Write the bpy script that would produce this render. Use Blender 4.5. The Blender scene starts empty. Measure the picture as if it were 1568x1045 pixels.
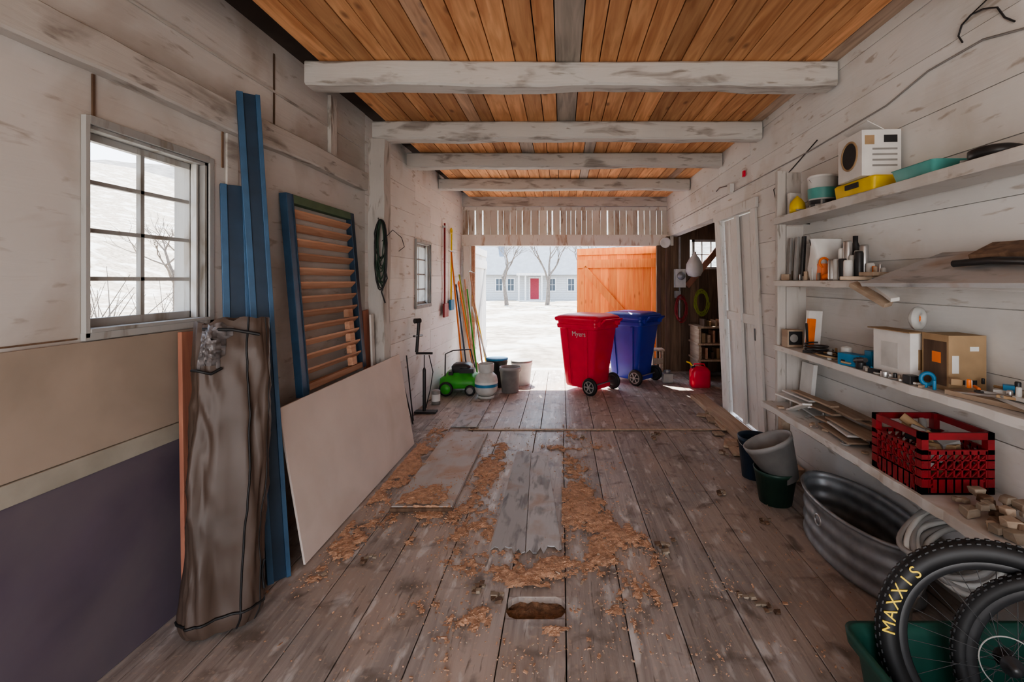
import bpy, math, random
from mathutils import Vector, Matrix, Euler, noise
random.seed(7)
R=random.random
def U(a,b): return a+(b-a)*R()
SC=bpy.context.scene

# ------------------------------------------------------------------ materials
def newmat(name):
    m=bpy.data.materials.new(name); m.use_nodes=True
    nt=m.node_tree; b=nt.nodes['Principled BSDF']
    return m,nt,b
def nd(nt,t,**k):
    n=nt.nodes.new(t)
    for a,v in k.items(): setattr(n,a,v)
    return n
def c4(c): return (c[0],c[1],c[2],1)
def mixc(nt,fac,a,b,mode='MIX'):
    n=nd(nt,'ShaderNodeMix',data_type='RGBA',blend_type=mode)
    for i,v in ((0,fac),(6,a),(7,b)):
        if isinstance(v,(int,float)): n.inputs[i].default_value=v
        elif isinstance(v,tuple): n.inputs[i].default_value=c4(v)
        else: nt.links.new(v,n.inputs[i])
    return n.outputs[2]
def ramp(nt,src,lo,hi,a=(0,0,0),b=(1,1,1)):
    r=nd(nt,'ShaderNodeValToRGB'); e=r.color_ramp.elements
    e[0].position=lo; e[0].color=c4(a); e[1].position=hi; e[1].color=c4(b)
    nt.links.new(src,r.inputs[0]); return r.outputs[0]
def noi(nt,vec,scale,detail=4,dist=0.0):
    n=nd(nt,'ShaderNodeTexNoise'); n.inputs['Scale'].default_value=scale
    n.inputs['Detail'].default_value=detail; n.inputs['Distortion'].default_value=dist
    nt.links.new(vec,n.inputs['Vector']); return n.outputs['Fac']
def bumpn(nt,b,h,strength,dist=0.01):
    n=nd(nt,'ShaderNodeBump'); n.inputs['Strength'].default_value=strength; n.inputs['Distance'].default_value=dist
    nt.links.new(h,n.inputs['Height']); nt.links.new(n.outputs[0],b.inputs['Normal'])
def simple(name,col,rough=.6,metal=0,var=.15,scale=9,bump=.0,stain=None,sthr=.6):
    m,nt,b=newmat(name)
    tc=nd(nt,'ShaderNodeTexCoord')
    f=noi(nt,tc.outputs['Object'],scale,5)
    f=ramp(nt,f,.3,.7)
    a=tuple(max(0,c*(1-var)) for c in col); d=tuple(min(1,c*(1+var)) for c in col)
    cc=mixc(nt,f,a,d)
    if stain:
        s=ramp(nt,noi(nt,tc.outputs['Object'],1.6,8,.4),sthr-.12,sthr+.1); cc=mixc(nt,s,cc,stain)
    nt.links.new(cc,b.inputs['Base Color'])
    b.inputs['Roughness'].default_value=rough; b.inputs['Metallic'].default_value=metal
    if bump: bumpn(nt,b,noi(nt,tc.outputs['Object'],scale*3,4),bump)
    return m
def wood(name,c1,c2,axis='Y',across=10,along=.8,grey=None,gthr=.85,paint=None,pamt=.5,pscale=3,knots=0.0,knotcol=(.12,.05,.02),
         rough=.75,bump=.35,tvar=.3,dirt=None,dthr=.6,fleck=None,dscale=1.7):
    m,nt,b=newmat(name)
    tc=nd(nt,'ShaderNodeTexCoord'); at=nd(nt,'ShaderNodeAttribute',attribute_name='tone')
    mul=nd(nt,'ShaderNodeVectorMath',operation='MULTIPLY'); mul.inputs[1].default_value=(7,7,7)
    nt.links.new(at.outputs['Color'],mul.inputs[0])
    add=nd(nt,'ShaderNodeVectorMath',operation='ADD')
    nt.links.new(tc.outputs['Object'],add.inputs[0]); nt.links.new(mul.outputs[0],add.inputs[1])
    mp=nd(nt,'ShaderNodeMapping'); s=[across]*3; s['XYZ'.index(axis)]=along
    mp.inputs['Scale'].default_value=s; nt.links.new(add.outputs[0],mp.inputs[0])
    g=noi(nt,mp.outputs[0],2.2,8,.8)
    gf=ramp(nt,g,.32,.68)
    col=mixc(nt,gf,c1,c2)
    sep=nd(nt,'ShaderNodeSeparateColor'); nt.links.new(at.outputs['Color'],sep.inputs[0])
    if knots:
        mk=nd(nt,'ShaderNodeMapping'); s=[7]*3; s['XYZ'.index(axis)]=3.2
        mk.inputs['Scale'].default_value=s; nt.links.new(add.outputs[0],mk.inputs[0])
        v=nd(nt,'ShaderNodeTexVoronoi'); v.inputs['Scale'].default_value=1.0; nt.links.new(mk.outputs[0],v.inputs['Vector'])
        kf=ramp(nt,v.outputs['Distance'],.05,.17,(knots,)*3,(0,0,0))
        col=mixc(nt,kf,col,knotcol)
    if grey:
        gg=ramp(nt,sep.outputs[1],gthr-.01,gthr+.01)
        gc=mixc(nt,gf,tuple(x*.6 for x in grey),grey)
        col=mixc(nt,gg,col,gc)
    if paint:
        mp2=nd(nt,'ShaderNodeMapping'); s=[pscale]*3; s['XYZ'.index(axis)]=pscale*.25
        mp2.inputs['Scale'].default_value=s; nt.links.new(add.outputs[0],mp2.inputs[0])
        pf=ramp(nt,noi(nt,mp2.outputs[0],2,9,.5),max(0,.62-pamt*.5-.05),max(.01,.62-pamt*.5+.07))
        pc=mixc(nt,noi(nt,tc.outputs['Object'],2.5,4),tuple(x*.8 for x in paint),paint)
        col=mixc(nt,pf,col,pc)
    if dirt:
        df=ramp(nt,noi(nt,tc.outputs['Object'],dscale,9,.4),dthr-.08,dthr+.1,(0,0,0),(.85,.85,.85))
        col=mixc(nt,df,col,dirt)
    if fleck:
        mf=nd(nt,'ShaderNodeMapping'); s=[9]*3; s['XYZ'.index(axis)]=2.2
        mf.inputs['Scale'].default_value=s; nt.links.new(add.outputs[0],mf.inputs[0])
        ff=ramp(nt,noi(nt,mf.outputs[0],2.4,10,.3),.62,.70,(0,0,0),(.75,.75,.75)); col=mixc(nt,ff,col,fleck)
    tv=nd(nt,'ShaderNodeMapRange'); tv.inputs[3].default_value=1-tvar; tv.inputs[4].default_value=1+tvar*.5
    nt.links.new(sep.outputs[0],tv.inputs[0])
    col=mixc(nt,1.0,col,tv.outputs[0],'MULTIPLY')
    nt.links.new(col,b.inputs['Base Color']); b.inputs['Roughness'].default_value=rough
    bumpn(nt,b,g,bump,.006)
    return m

M={}
M['white']=wood('whitewashed_boards',(.40,.365,.33),(.56,.53,.50),'Y',paint=(.86,.855,.84),pamt=.86,pscale=3,tvar=.09,bump=.6,dirt=(.60,.555,.50),dthr=.62,fleck=(.42,.37,.32))
M['whiteL']=wood('whitewashed_plaster',(.38,.335,.295),(.48,.43,.385),'Y',paint=(.67,.635,.605),pamt=.58,pscale=1.5,tvar=.06,bump=.5,dirt=(.43,.375,.33),dthr=.56,fleck=(.36,.31,.27))
M['whiteZ']=wood('whitewashed_vertical',(.42,.33,.26),(.56,.47,.40),'Z',paint=(.80,.77,.73),pamt=.68,pscale=3,tvar=.2,fleck=(.34,.26,.20))
M['hdr']=wood('header_boards',(.40,.27,.19),(.56,.42,.32),'Z',paint=(.78,.73,.67),pamt=.52,pscale=4,tvar=.25,fleck=(.28,.19,.13))
M['beam']=wood('beam_limed',(.24,.215,.195),(.44,.41,.38),'X',paint=(.64,.62,.59),pamt=.45,pscale=6,tvar=.12,bump=.9,fleck=(.25,.22,.19))
M['rail']=wood('rail_weathered',(.22,.19,.165),(.42,.38,.34),'Y',paint=(.58,.545,.51),pamt=.45,pscale=5,tvar=.2,bump=.9,fleck=(.20,.17,.15))
M['postm']=wood('post_weathered',(.22,.19,.165),(.42,.38,.34),'Z',paint=(.62,.585,.55),pamt=.5,pscale=5,tvar=.1,bump=.9,fleck=(.22,.19,.16))
M['ceil']=wood('ceiling_pine',(.60,.27,.12),(.90,.50,.25),'Y',knots=.75,knotcol=(.26,.10,.04),grey=(.62,.54,.46),gthr=.945,tvar=.34,bump=.3)
M['dark']=simple('gap_shade_backing',(.05,.035,.028),.9)  # near-black backing slabs; shade inside the gaps put into the colour
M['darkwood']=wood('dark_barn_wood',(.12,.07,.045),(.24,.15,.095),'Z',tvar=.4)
M['orange']=wood('sun_toned_pine_door',(.80,.19,.035),(.95,.31,.07),'Z',knots=.6,knotcol=(.4,.09,.02),tvar=.22)  # orange brightened to put sun glow into the shaded door's colour
M['louver']=wood('louver_pine',(.50,.26,.16),(.68,.41,.28),'Y',tvar=.25)
M['redwood']=wood('reddish_plank',(.30,.12,.08),(.42,.19,.12),'Z',tvar=.2)
M['plank']=wood('raw_plank',(.36,.255,.18),(.52,.41,.31),'Y',tvar=.3)
M['greyp']=wood('grey_boards',(.24,.24,.245),(.38,.38,.385),'Y',paint=(.58,.58,.585),pamt=.42,pscale=8,tvar=.15,dirt=(.42,.29,.21),dthr=.60,dscale=4)
M['slab']=wood('slab_board',(.36,.32,.29),(.46,.42,.385),'Y',paint=(.56,.53,.51),pamt=.5,pscale=2,dirt=(.46,.31,.22),dthr=.54,tvar=.1,dscale=4)
M['shelf']=wood('shelf_board',(.42,.375,.32),(.58,.54,.48),'Y',paint=(.80,.78,.75),pamt=.72,pscale=5,tvar=.15,fleck=(.36,.31,.26),dirt=(.48,.41,.33),dthr=.62,dscale=3)
M['tan']=simple('tan_drywall',(.40,.325,.265),.85,var=.08,scale=3,bump=.05,stain=(.32,.26,.21))
M['strip']=simple('pale_strip',(.38,.355,.30),.7,var=.1,stain=(.30,.275,.225))
M['purple']=simple('purple_panel',(.120,.095,.128),.75,var=.18,scale=3,bump=.03,stain=(.155,.13,.148),sthr=.52)
M['drywall']=simple('cream_panel',(.70,.61,.56),.85,var=.05,scale=3,bump=.03,stain=(.62,.53,.47),sthr=.62)
M['bluem']=simple('blue_paint',(.045,.11,.20),.45,var=.15)
M['blued']=simple('blue_dark_paint',(.022,.048,.085),.45,var=.2)
M['green_fr']=simple('green_paint',(.10,.17,.10),.6)
M['brown']=simple('brown_canvas',(.085,.058,.045),.50,var=.15,scale=3,bump=.1)
M['lining']=simple('grey_lining',(.17,.155,.155),.32,var=.45,scale=16)
M['black']=simple('black_rubber',(.015,.015,.016),.55,var=.3)
M['blackp']=simple('black_plastic',(.03,.03,.032),.4)
M['red']=simple('red_plastic',(.80,.012,.06),.34,var=.05)
M['blue']=simple('blue_plastic',(.02,.04,.36),.38,var=.08)
M['grey']=simple('grey_plastic',(.30,.29,.28),.5)
M['lgrey']=simple('light_grey',(.56,.56,.54),.55)
M['metal']=simple('galvanized',(.32,.34,.36),.5,.6,var=.25,scale=12)
M['steel']=simple('steel',(.55,.55,.55),.35,.9)
M['crate']=simple('crate_red',(.24,.010,.016),.5,var=.3,scale=14)
M['dgreen']=simple('dark_green_plastic',(.02,.055,.04),.45)
M['green']=simple('lime_green',(.05,.34,.03),.45)
M['teal']=simple('teal_plastic',(.10,.36,.33),.45)
M['toteg']=simple('tote_green',(.012,.075,.055),.5)
M['yellow']=simple('yellow',(.80,.56,.03),.5)
M['oranged']=simple('orange_plastic',(.85,.20,.03),.5)
M['card']=simple('cardboard',(.38,.26,.15),.8,stain=(.30,.20,.12))
M['paper']=simple('white_card',(.74,.73,.71),.7,var=.08)
M['bright_blue']=simple('tool_blue',(.03,.20,.38),.5)
M['dust']=simple('sawdust',(.53,.325,.215),.95,var=.28,scale=30,bump=.6)
M['dirt']=simple('hole_dirt',(.26,.15,.09),.95,var=.4,scale=40,bump=.8)
M['hosegreen']=simple('garden_hose_green',(.30,.36,.05),.5)
M['cordg']=simple('cord_dark_green',(.02,.05,.03),.6)
M['rock']=simple('rubble',(.32,.26,.20),.9,var=.3,bump=.4)
gm,nt,b=newmat('window_glass')
nt.nodes.remove(b); out=nt.nodes['Material Output']
tr=nd(nt,'ShaderNodeBsdfTransparent'); gl=nd(nt,'ShaderNodeBsdfGlossy'); gl.inputs['Roughness'].default_value=.05
mx=nd(nt,'ShaderNodeMixShader'); mx.inputs[0].default_value=.05
nt.links.new(tr.outputs[0],mx.inputs[1]); nt.links.new(gl.outputs[0],mx.inputs[2]); nt.links.new(mx.outputs[0],out.inputs[0]); M['glass']=gm

def floor_mat():
    m,nt,b=newmat('barn_floor_boards')
    tc=nd(nt,'ShaderNodeTexCoord'); at=nd(nt,'ShaderNodeAttribute',attribute_name='tone')
    mul=nd(nt,'ShaderNodeVectorMath',operation='MULTIPLY'); mul.inputs[1].default_value=(5,5,5)
    nt.links.new(at.outputs['Color'],mul.inputs[0])
    add=nd(nt,'ShaderNodeVectorMath',operation='ADD'); nt.links.new(tc.outputs['Object'],add.inputs[0]); nt.links.new(mul.outputs[0],add.inputs[1])
    mp=nd(nt,'ShaderNodeMapping'); mp.inputs['Scale'].default_value=(14,.9,14); nt.links.new(add.outputs[0],mp.inputs[0])
    g=noi(nt,mp.outputs[0],2.0,10,.6)
    col=mixc(nt,ramp(nt,g,.3,.7),(.28,.245,.225),(.46,.415,.385))
    n2=noi(nt,tc.outputs['Object'],1.1,9,.6)
    col=mixc(nt,ramp(nt,n2,.44,.60,(0,0,0),(.75,.75,.75)),col,(.48,.385,.325))
    mp3=nd(nt,'ShaderNodeMapping'); mp3.inputs['Scale'].default_value=(4,1.3,4); nt.links.new(add.outputs[0],mp3.inputs[0])
    n3=noi(nt,mp3.outputs[0],3.4,12,.25)
    col=mixc(nt,ramp(nt,n3,.57,.66,(0,0,0),(.8,.8,.8)),col,(.66,.635,.615))
    n4=noi(nt,tc.outputs['Object'],6,9,.5)
    col=mixc(nt,ramp(nt,n4,.30,.45,(.8,.8,.8),(0,0,0)),col,(.15,.12,.10))
    mp6=nd(nt,'ShaderNodeMapping'); mp6.inputs['Scale'].default_value=(30,3,30); nt.links.new(add.outputs[0],mp6.inputs[0])
    n6=noi(nt,mp6.outputs[0],2,8,.4)
    col=mixc(nt,ramp(nt,n6,.63,.70,(0,0,0),(.8,.8,.8)),col,(.15,.12,.10))
    n5=noi(nt,tc.outputs['Object'],38,6,.2)
    col=mixc(nt,ramp(nt,n5,.60,.68,(0,0,0),(.6,.6,.6)),col,(.56,.43,.34))
    sep=nd(nt,'ShaderNodeSeparateColor'); nt.links.new(at.outputs['Color'],sep.inputs[0])
    tv=nd(nt,'ShaderNodeMapRange'); tv.inputs[3].default_value=.84; tv.inputs[4].default_value=1.08
    nt.links.new(sep.outputs[0],tv.inputs[0]); col=mixc(nt,1.0,col,tv.outputs[0],'MULTIPLY')
    nt.links.new(col,b.inputs['Base Color'])
    rr=nd(nt,'ShaderNodeMapRange'); rr.inputs[3].default_value=.38; rr.inputs[4].default_value=.75; nt.links.new(n2,rr.inputs[0]); nt.links.new(rr.outputs[0],b.inputs['Roughness'])
    ad=nd(nt,'ShaderNodeMath',operation='ADD'); nt.links.new(g,ad.inputs[0]); nt.links.new(n4,ad.inputs[1])
    bumpn(nt,b,ad.outputs[0],.5,.008)
    return m
M['floor']=floor_mat()

# ------------------------------------------------------------------ mesh builder
class MB:
    def __init__(s): s.v=[];s.f=[];s.mi=[];s.t=[];s.sm=[];s.mats=[];s.T=Matrix.Identity(4)
    def mid(s,m):
        if m not in s.mats: s.mats.append(m)
        return s.mats.index(m)
    def add(s,vs,fs,mat,tone=None,smooth=False):
        o=len(s.v); s.v+= [tuple(s.T@Vector(p)) for p in vs]
        if tone is None: tone=(R(),R()*.85,R())
        k=s.mid(mat)
        for f in fs: s.f.append([i+o for i in f]); s.mi.append(k); s.t.append(tone); s.sm.append(smooth)
    def hexa(s,p,mat,tone=None):
        s.add(p,[(0,3,2,1),(4,5,6,7),(0,1,5,4),(1,2,6,5),(2,3,7,6),(3,0,4,7)],mat,tone)
    def bx(s,x0,x1,y0,y1,z0,z1,mat,tone=None):
        s.hexa([(x0,y0,z0),(x1,y0,z0),(x1,y1,z0),(x0,y1,z0),(x0,y0,z1),(x1,y0,z1),(x1,y1,z1),(x0,y1,z1)],mat,tone)
    def box(s,c,d,mat,rot=(0,0,0),tone=None):
        E=Euler(rot).to_matrix(); c=Vector(c)
        p=[c+E@Vector((a*d[0]/2,b*d[1]/2,e*d[2]/2)) for e in(-1,1) for a,b in((-1,-1),(1,-1),(1,1),(-1,1))]
        s.hexa(p,mat,tone)
    def beam(s,p0,p1,w,d,mat,up=(0,0,1),tone=None):
        p0=Vector(p0);p1=Vector(p1);t=(p1-p0).normalized();u=Vector(up)
        a=t.cross(u).normalized()*w/2; b=t.cross(a).normalized()*d/2
        s.hexa([p0-a-b,p0+a-b,p0+a+b,p0-a+b,p1-a-b,p1+a-b,p1+a+b,p1-a+b],mat,tone)
    def loft(s,rings,mat,caps=True,smooth=True,tone=None,closed=True):
        n=len(rings[0]); vs=[p for r in rings for p in r]; fs=[]
        for i in range(len(rings)-1):
            for j in range(n if closed else n-1):
                k=(j+1)%n; fs.append((i*n+j,i*n+k,(i+1)*n+k,(i+1)*n+j))
        if tone is None: tone=(R(),R()*.85,R())
        s.add(vs,fs,mat,tone,smooth)
        if caps:
            s.add(rings[0],[tuple(range(n))[::-1]],mat,tone); s.add(rings[-1],[tuple(range(n))],mat,tone)
    def tube(s,path,r,mat,seg=8,caps=True):
        P=[Vector(p) for p in path]; n=len(P); rs=r if isinstance(r,(list,tuple)) else [r]*n
        rings=[]; a=None
        for i in range(n):
            t=(P[min(i+1,n-1)]-P[max(i-1,0)]).normalized()
            if a is None:
                a=t.orthogonal().normalized()
            else:
                a=(a-t*a.dot(t))
                a=a.normalized() if a.length>1e-6 else t.orthogonal().normalized()
            b=t.cross(a)
            rings.append([P[i]+(a*math.cos(2*math.pi*j/seg)+b*math.sin(2*math.pi*j/seg))*rs[i] for j in range(seg)])
        s.loft(rings,mat,caps)
    def lathe(s,prof,c,mat,axis=(0,0,1),seg=28,smooth=True,caps=False):
        c=Vector(c); q=Vector((0,0,1)).rotation_difference(Vector(axis).normalized())
        rings=[[c+q@Vector((r*math.cos(2*math.pi*j/seg),r*math.sin(2*math.pi*j/seg),z)) for j in range(seg)] for r,z in prof]
        s.loft(rings,mat,caps,smooth)
    def torus(s,c,Rr,r,mat,axis=(0,0,1),seg=40,sg=10):
        prof=[(Rr+r*math.cos(2*math.pi*k/sg),r*math.sin(2*math.pi*k/sg)) for k in range(sg+1)]
        s.lathe(prof,c,mat,axis,seg)
    def rr(s,cx,cy,z,w,d,r,n=4):
        pts=[]
        for qx,qy,a0 in((1,1,0),(-1,1,90),(-1,-1,180),(1,-1,270)):
            for k in range(n+1):
                a=math.radians(a0+90*k/n); pts.append((cx+qx*(w/2-r)+r*math.cos(a),cy+qy*(d/2-r)+r*math.sin(a),z))
        return pts
    def obj(s,name,bevel=0,origin=True):
        me=bpy.data.meshes.new(name)
        V=[Vector(v) for v in s.v]; o=Vector((0,0,0))
        if origin and V:
            mn=Vector([min(v[i] for v in V) for i in range(3)]); mxv=Vector([max(v[i] for v in V) for i in range(3)])
            o=(mn+mxv)/2; o.z=mn.z
        me.from_pydata([v-o for v in V],[],s.f)
        for m in s.mats: me.materials.append(M[m])
        me.polygons.foreach_set('material_index',s.mi); me.polygons.foreach_set('use_smooth',s.sm)
        ca=me.color_attributes.new('tone','FLOAT_COLOR','CORNER'); d=[]
        for p,t in zip(me.polygons,s.t):
            for _ in range(p.loop_total): d+= [t[0],t[1],t[2],1]
        ca.data.foreach_set('color',d); me.update(); me.validate()
        ob=bpy.data.objects.new(name,me); ob.location=o; SC.collection.objects.link(ob)
        if bevel:
            bm=ob.modifiers.new('bevel','BEVEL'); bm.width=bevel; bm.segments=2; bm.limit_method='ANGLE'; bm.angle_limit=math.radians(50)
        return ob
def text(parent,body,size,loc,rotm,mat,extrude=.001,name='lettering'):
    cu=bpy.data.curves.new(name,'FONT'); cu.body=body; cu.size=size; cu.extrude=extrude; cu.align_x='CENTER'; cu.align_y='CENTER'
    cu.materials.append(M[mat]); o=bpy.data.objects.new(name,cu); SC.collection.objects.link(o)
    mt=rotm.to_4x4(); mt.translation=Vector(loc)-parent.location; o.parent=parent; o.matrix_local=mt
    return o

def xl(y): return -1.9+.02*y
def xr(z): return 1.98-.045*z

# ------------------------------------------------------------------ ROOM
fb=MB()
def boards_x(x0,x1,w0,w1,must=()):
    xs=[x0]; stops=sorted(list(must)+[x1])
    for st in stops:
        while xs[-1]<st-w1*1.2: xs.append(xs[-1]+U(w0,w1))
        xs.append(st)
    return xs
xs=boards_x(-2.05,3.3,.24,.36,must=(-.27,.02))
for a,b_ in zip(xs[:-1],xs[1:]):
    g=.0025
    if abs(a+.27)<.01:
        segs=[(-2.2,.6),(.6,2.15),(2.30,4.86)]
    else:
        c=U(.2,2.0); segs=[(-2.2,c),(c,4.86)]
    for y0,y1 in segs:
        z=U(-.003,.003)
        fb.bx(a+g,b_-g,y0+.003,y1-.003,z-.035,z,'floor')
for (hx,hy,sx,sy) in ((-.267,2.15,1,1),(.017,2.15,-1,1),(-.267,2.30,1,-1),(.017,2.30,-1,-1)):
    fb.add([(hx,hy,0),(hx+sx*.05,hy,0),(hx+sx*.018,hy+sy*.015,0),(hx,hy+sy*.045,0),(hx,hy,-.03),(hx+sx*.05,hy,-.03),(hx+sx*.018,hy+sy*.015,-.03),(hx,hy+sy*.045,-.03)],
        [(0,1,2,3),(4,5,6,7),(1,5,6,2),(2,6,7,3)],'floor')
xs=boards_x(-2.05,3.3,.2,.3)
for a,b_ in zip(xs[:-1],xs[1:]):
    z=U(-.003,.003); fb.bx(a+.003,b_-.003,4.87,8.12,z-.035,z,'floor')
fb.bx(-2.1,3.35,-2.2,8.12,-.14,-.05,'dark')
vs=[];fs=[]
for i in range(25):
    for j in range(14):
        x=-.275+i*.0125; y=2.135+j*.0135; vs.append((x,y,-.040+.018*noise.noise(Vector((x*18,y*18,1)))+.006*R()))
for i in range(24):
    for j in range(13): a=i*14+j; fs.append((a,a+14,a+15,a+1))
fb.add(vs,fs,'dirt')
fb.obj('floor',bevel=.003,origin=False)

wl=MB()
def lw(y0,y1,z0,z1,t=.16,off=0,mat='whiteL',tone=None):
    wl.hexa([(xl(y0)-t,y0,z0),(xl(y0)+off,y0,z0),(xl(y1)+off,y1,z0),(xl(y1)-t,y1,z0),
             (xl(y0)-t,y0,z1),(xl(y0)+off,y0,z1),(xl(y1)+off,y1,z1),(xl(y1)-t,y1,z1)],mat,tone)
def lboards(y0,y1,z0,z1,h=.26,m='whiteL'):
    lw(y0,y1,z0,z1,off=-.012,mat=m)
    z=z0
    while z<z1-.01:
        e=min(z+h*U(.8,1.1),z1)
        if z1-e<.06: e=z1
        lw(y0,y1,z,e-.003,t=.011,off=U(-.002,.002),mat=m); z=e
W1=(1.78,2.385,1.395,2.215); W2=(5.56,6.16,1.28,2.08)
T0=(.7,.3,.4)
lw(-2.2,W1[0],-.1,3.14,tone=T0); lw(W1[0],W1[1],-.1,W1[2],tone=T0); lw(W1[0],W1[1],W1[3],3.14,tone=T0)
lw(W1[1],4.2,-.1,3.14,tone=T0); lboards(4.2,W2[0],-.1,3.14,m='white'); lboards(W2[0],W2[1],-.1,W2[2],m='white'); lboards(W2[0],W2[1],W2[3],3.14,m='white'); lboards(W2[1],8.12,-.1,3.14,m='white')
wl.obj('wall_left',origin=False)
def strip(mb,y0,y1,z0,z1,th,mat,tone=None):
    mb.hexa([(xl(y0)+.002,y0,z0),(xl(y0)+th,y0,z0),(xl(y1)+th,y1,z0),(xl(y1)+.002,y1,z0),(xl(y0)+.002,y0,z1),(xl(y0)+th,y0,z1),(xl(y1)+th,y1,z1),(xl(y1)+.002,y1,z1)],mat,tone)
t=MB()
rings=[]
for i in range(90):
    y=-2.2+6.32*i/89; o=lambda k:noise.noise(Vector((y*1.4,k,2)))*.014+noise.noise(Vector((y*7,k,2)))*.004
    rings.append([(xl(y)+.001,y,2.42+o(1)),(xl(y)+.06+o(2),y,2.42+o(1)),(xl(y)+.068+o(2),y,2.43+o(1)),(xl(y)+.068+o(3),y,2.565+o(4)),(xl(y)+.055,y,2.575+o(4)),(xl(y)+.001,y,2.575)])
t.loft(rings,'rail',True,False); t.obj('trim_1',origin=False)
t=MB()
for y in (1.80,2.47,2.9): strip(t,y,y+.012,2.215 if y<2.6 else 2.6,2.42 if y<2.6 else 3.05,.008,'darkwood')
strip(t,-2.2,4.12,2.80,2.815,.01,'rail')
strip(t,2.50,2.58,.0,2.42,.014,'rail')
strip(t,3.55,3.64,2.57,3.05,.03,'postm')
strip(t,-2.2,1.75,1.372,1.378,.004,'darkwood')
t.obj('trim_2',bevel=.003,origin=False)
t=MB(); strip(t,-2.2,2.30,.92,1.36,.014,'tan'); t.obj('tan_drywall_sheet',bevel=.002,origin=False)
t=MB(); strip(t,-2.2,2.36,.84,.918,.022,'strip'); t.obj('trim_3',bevel=.003,origin=False)
t=MB(); strip(t,-2.2,2.36,.0,.838,.012,'purple'); t.obj('purple_drywall_sheet',bevel=.002,origin=False)

M['winwood']=wood('window_frame_paint',(.24,.215,.185),(.36,.335,.30),'Z',paint=(.46,.455,.44),pamt=.45,pscale=7,tvar=.2)
def win_left(name,W,mat='winwood'):
    y0,y1,z0,z1=W; w=MB(); X=xl((y0+y1)/2)
    for a,b_,c,d in((y0-.018,y0,z0-.02,z1+.03),(y1,y1+.03,z0-.02,z1+.03),(y0,y1,z1,z1+.035),(y0-.02,y1+.03,z0-.03,z0)):
        w.bx(X-.004,X+.016,a,b_,c,d,mat)
    w.bx(X-.16,X,y0,y0+.015,z0,z1,mat); w.bx(X-.16,X,y1-.015,y1,z0,z1,mat); w.bx(X-.16,X,y0,y1,z1-.015,z1,mat); w.bx(X-.16,X+.02,y0,y1,z0,z0+.015,mat)
    xs0,xs1=X-.085,X-.055
    a,b_,c,d=y0+.015,y1-.015,z0+.015,z1-.015
    for q in((a,a+.03,c,d),(b_-.03,b_,c,d),(a,b_,c,c+.035),(a,b_,d-.03,d)): w.bx(xs0,xs1,*q,mat)
    m=(a+b_)/2; w.bx(xs0+.004,xs1-.004,m-.010,m+.010,c,d,mat)
    for k in(1,2,3):
        z=c+(d-c)*k/4; w.bx(xs0+.004,xs1-.004,a,b_,z-.009,z+.009,mat)
    w.bx(X-.072,X-.069,a,b_,c,d,'glass')
    w.bx(X-.05,X-.02,b_-.03,b_-.018,c,d,mat)
    w.obj(name,bevel=.003)
win_left('window_1',W1); win_left('window_2',W2)

wr=MB()
def rw(mb,y0,y1,z0,z1,off0,off1,mat='white',tone=None):
    mb.hexa([(xr(z0)+off0,y0,z0),(xr(z0)+off1,y0,z0),(xr(z0)+off1,y1,z0),(xr(z0)+off0,y1,z0),(xr(z1)+off0,y0,z1),(xr(z1)+off1,y0,z1),(xr(z1)+off1,y1,z1),(xr(z1)+off0,y1,z1)],mat,tone)
def rboards(y0,y1,z0,z1,h=.27):
    rw(wr,y0,y1,z0,z1,.012,.15); z=z0
    while z<z1-.01:
        e=min(z+h*U(.85,1.1),z1)
        if z1-e<.06: e=z1
        o=U(-.003,.003); rw(wr,y0,y1,z,e-.004,o,.011,tone=(R(),0,R())); z=e
rboards(-2.2,4.46,-.1,3.14); rboards(4.46,5.34,2.30,3.14); rboards(5.34,5.5,-.1,2.37); rboards(5.34,8.12,2.37,3.14)
wr.obj('wall_right',origin=False)
M['whiteZs']=wood('white_door_paint',(.56,.53,.50),(.66,.63,.60),'Z',paint=(.84,.83,.81),pamt=.88,pscale=2,tvar=.06,bump=.15,fleck=(.50,.46,.42))
d=MB()
for k in range(5):
    y=4.465+k*.174; rw(d,y,y+.170,.06,2.29,.03,.055,'whiteZs')
rw(d,4.47,5.33,1.15,1.25,.008,.03,'whiteZs'); rw(d,4.52,4.55,1.0,1.12,-.01,.03,'blackp')
d.obj('door_1',bevel=.003,origin=False)
d=MB()
for y0,y1 in((4.36,4.465),(5.335,5.5)): rw(d,y0,y1,.03,2.38,-.03,-.003,'whiteZs')
rw(d,4.86,4.92,.06,2.30,-.015,.02,'whiteZs')
rw(d,4.32,5.52,2.30,2.40,-.036,-.004,'whiteZs')
d.obj('trim_4',bevel=.004,origin=False)
s=MB()
for y0,y1,h in((3.6,4.3,.10),(4.3,5.5,.08),(5.5,6.2,.06)):
    s.bx(1.76+U(-.03,.03),1.93,y0,y1-.02,0.004,h,'plank')
for k in range(18):
    s.box((U(1.62,1.76),U(3.85,5.6),.014+U(0,.01)),(U(.03,.12),U(.06,.3),.02),'plank',(0,0,U(-.5,.5)))
s.obj('trim_5',bevel=.004,origin=False)

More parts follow.
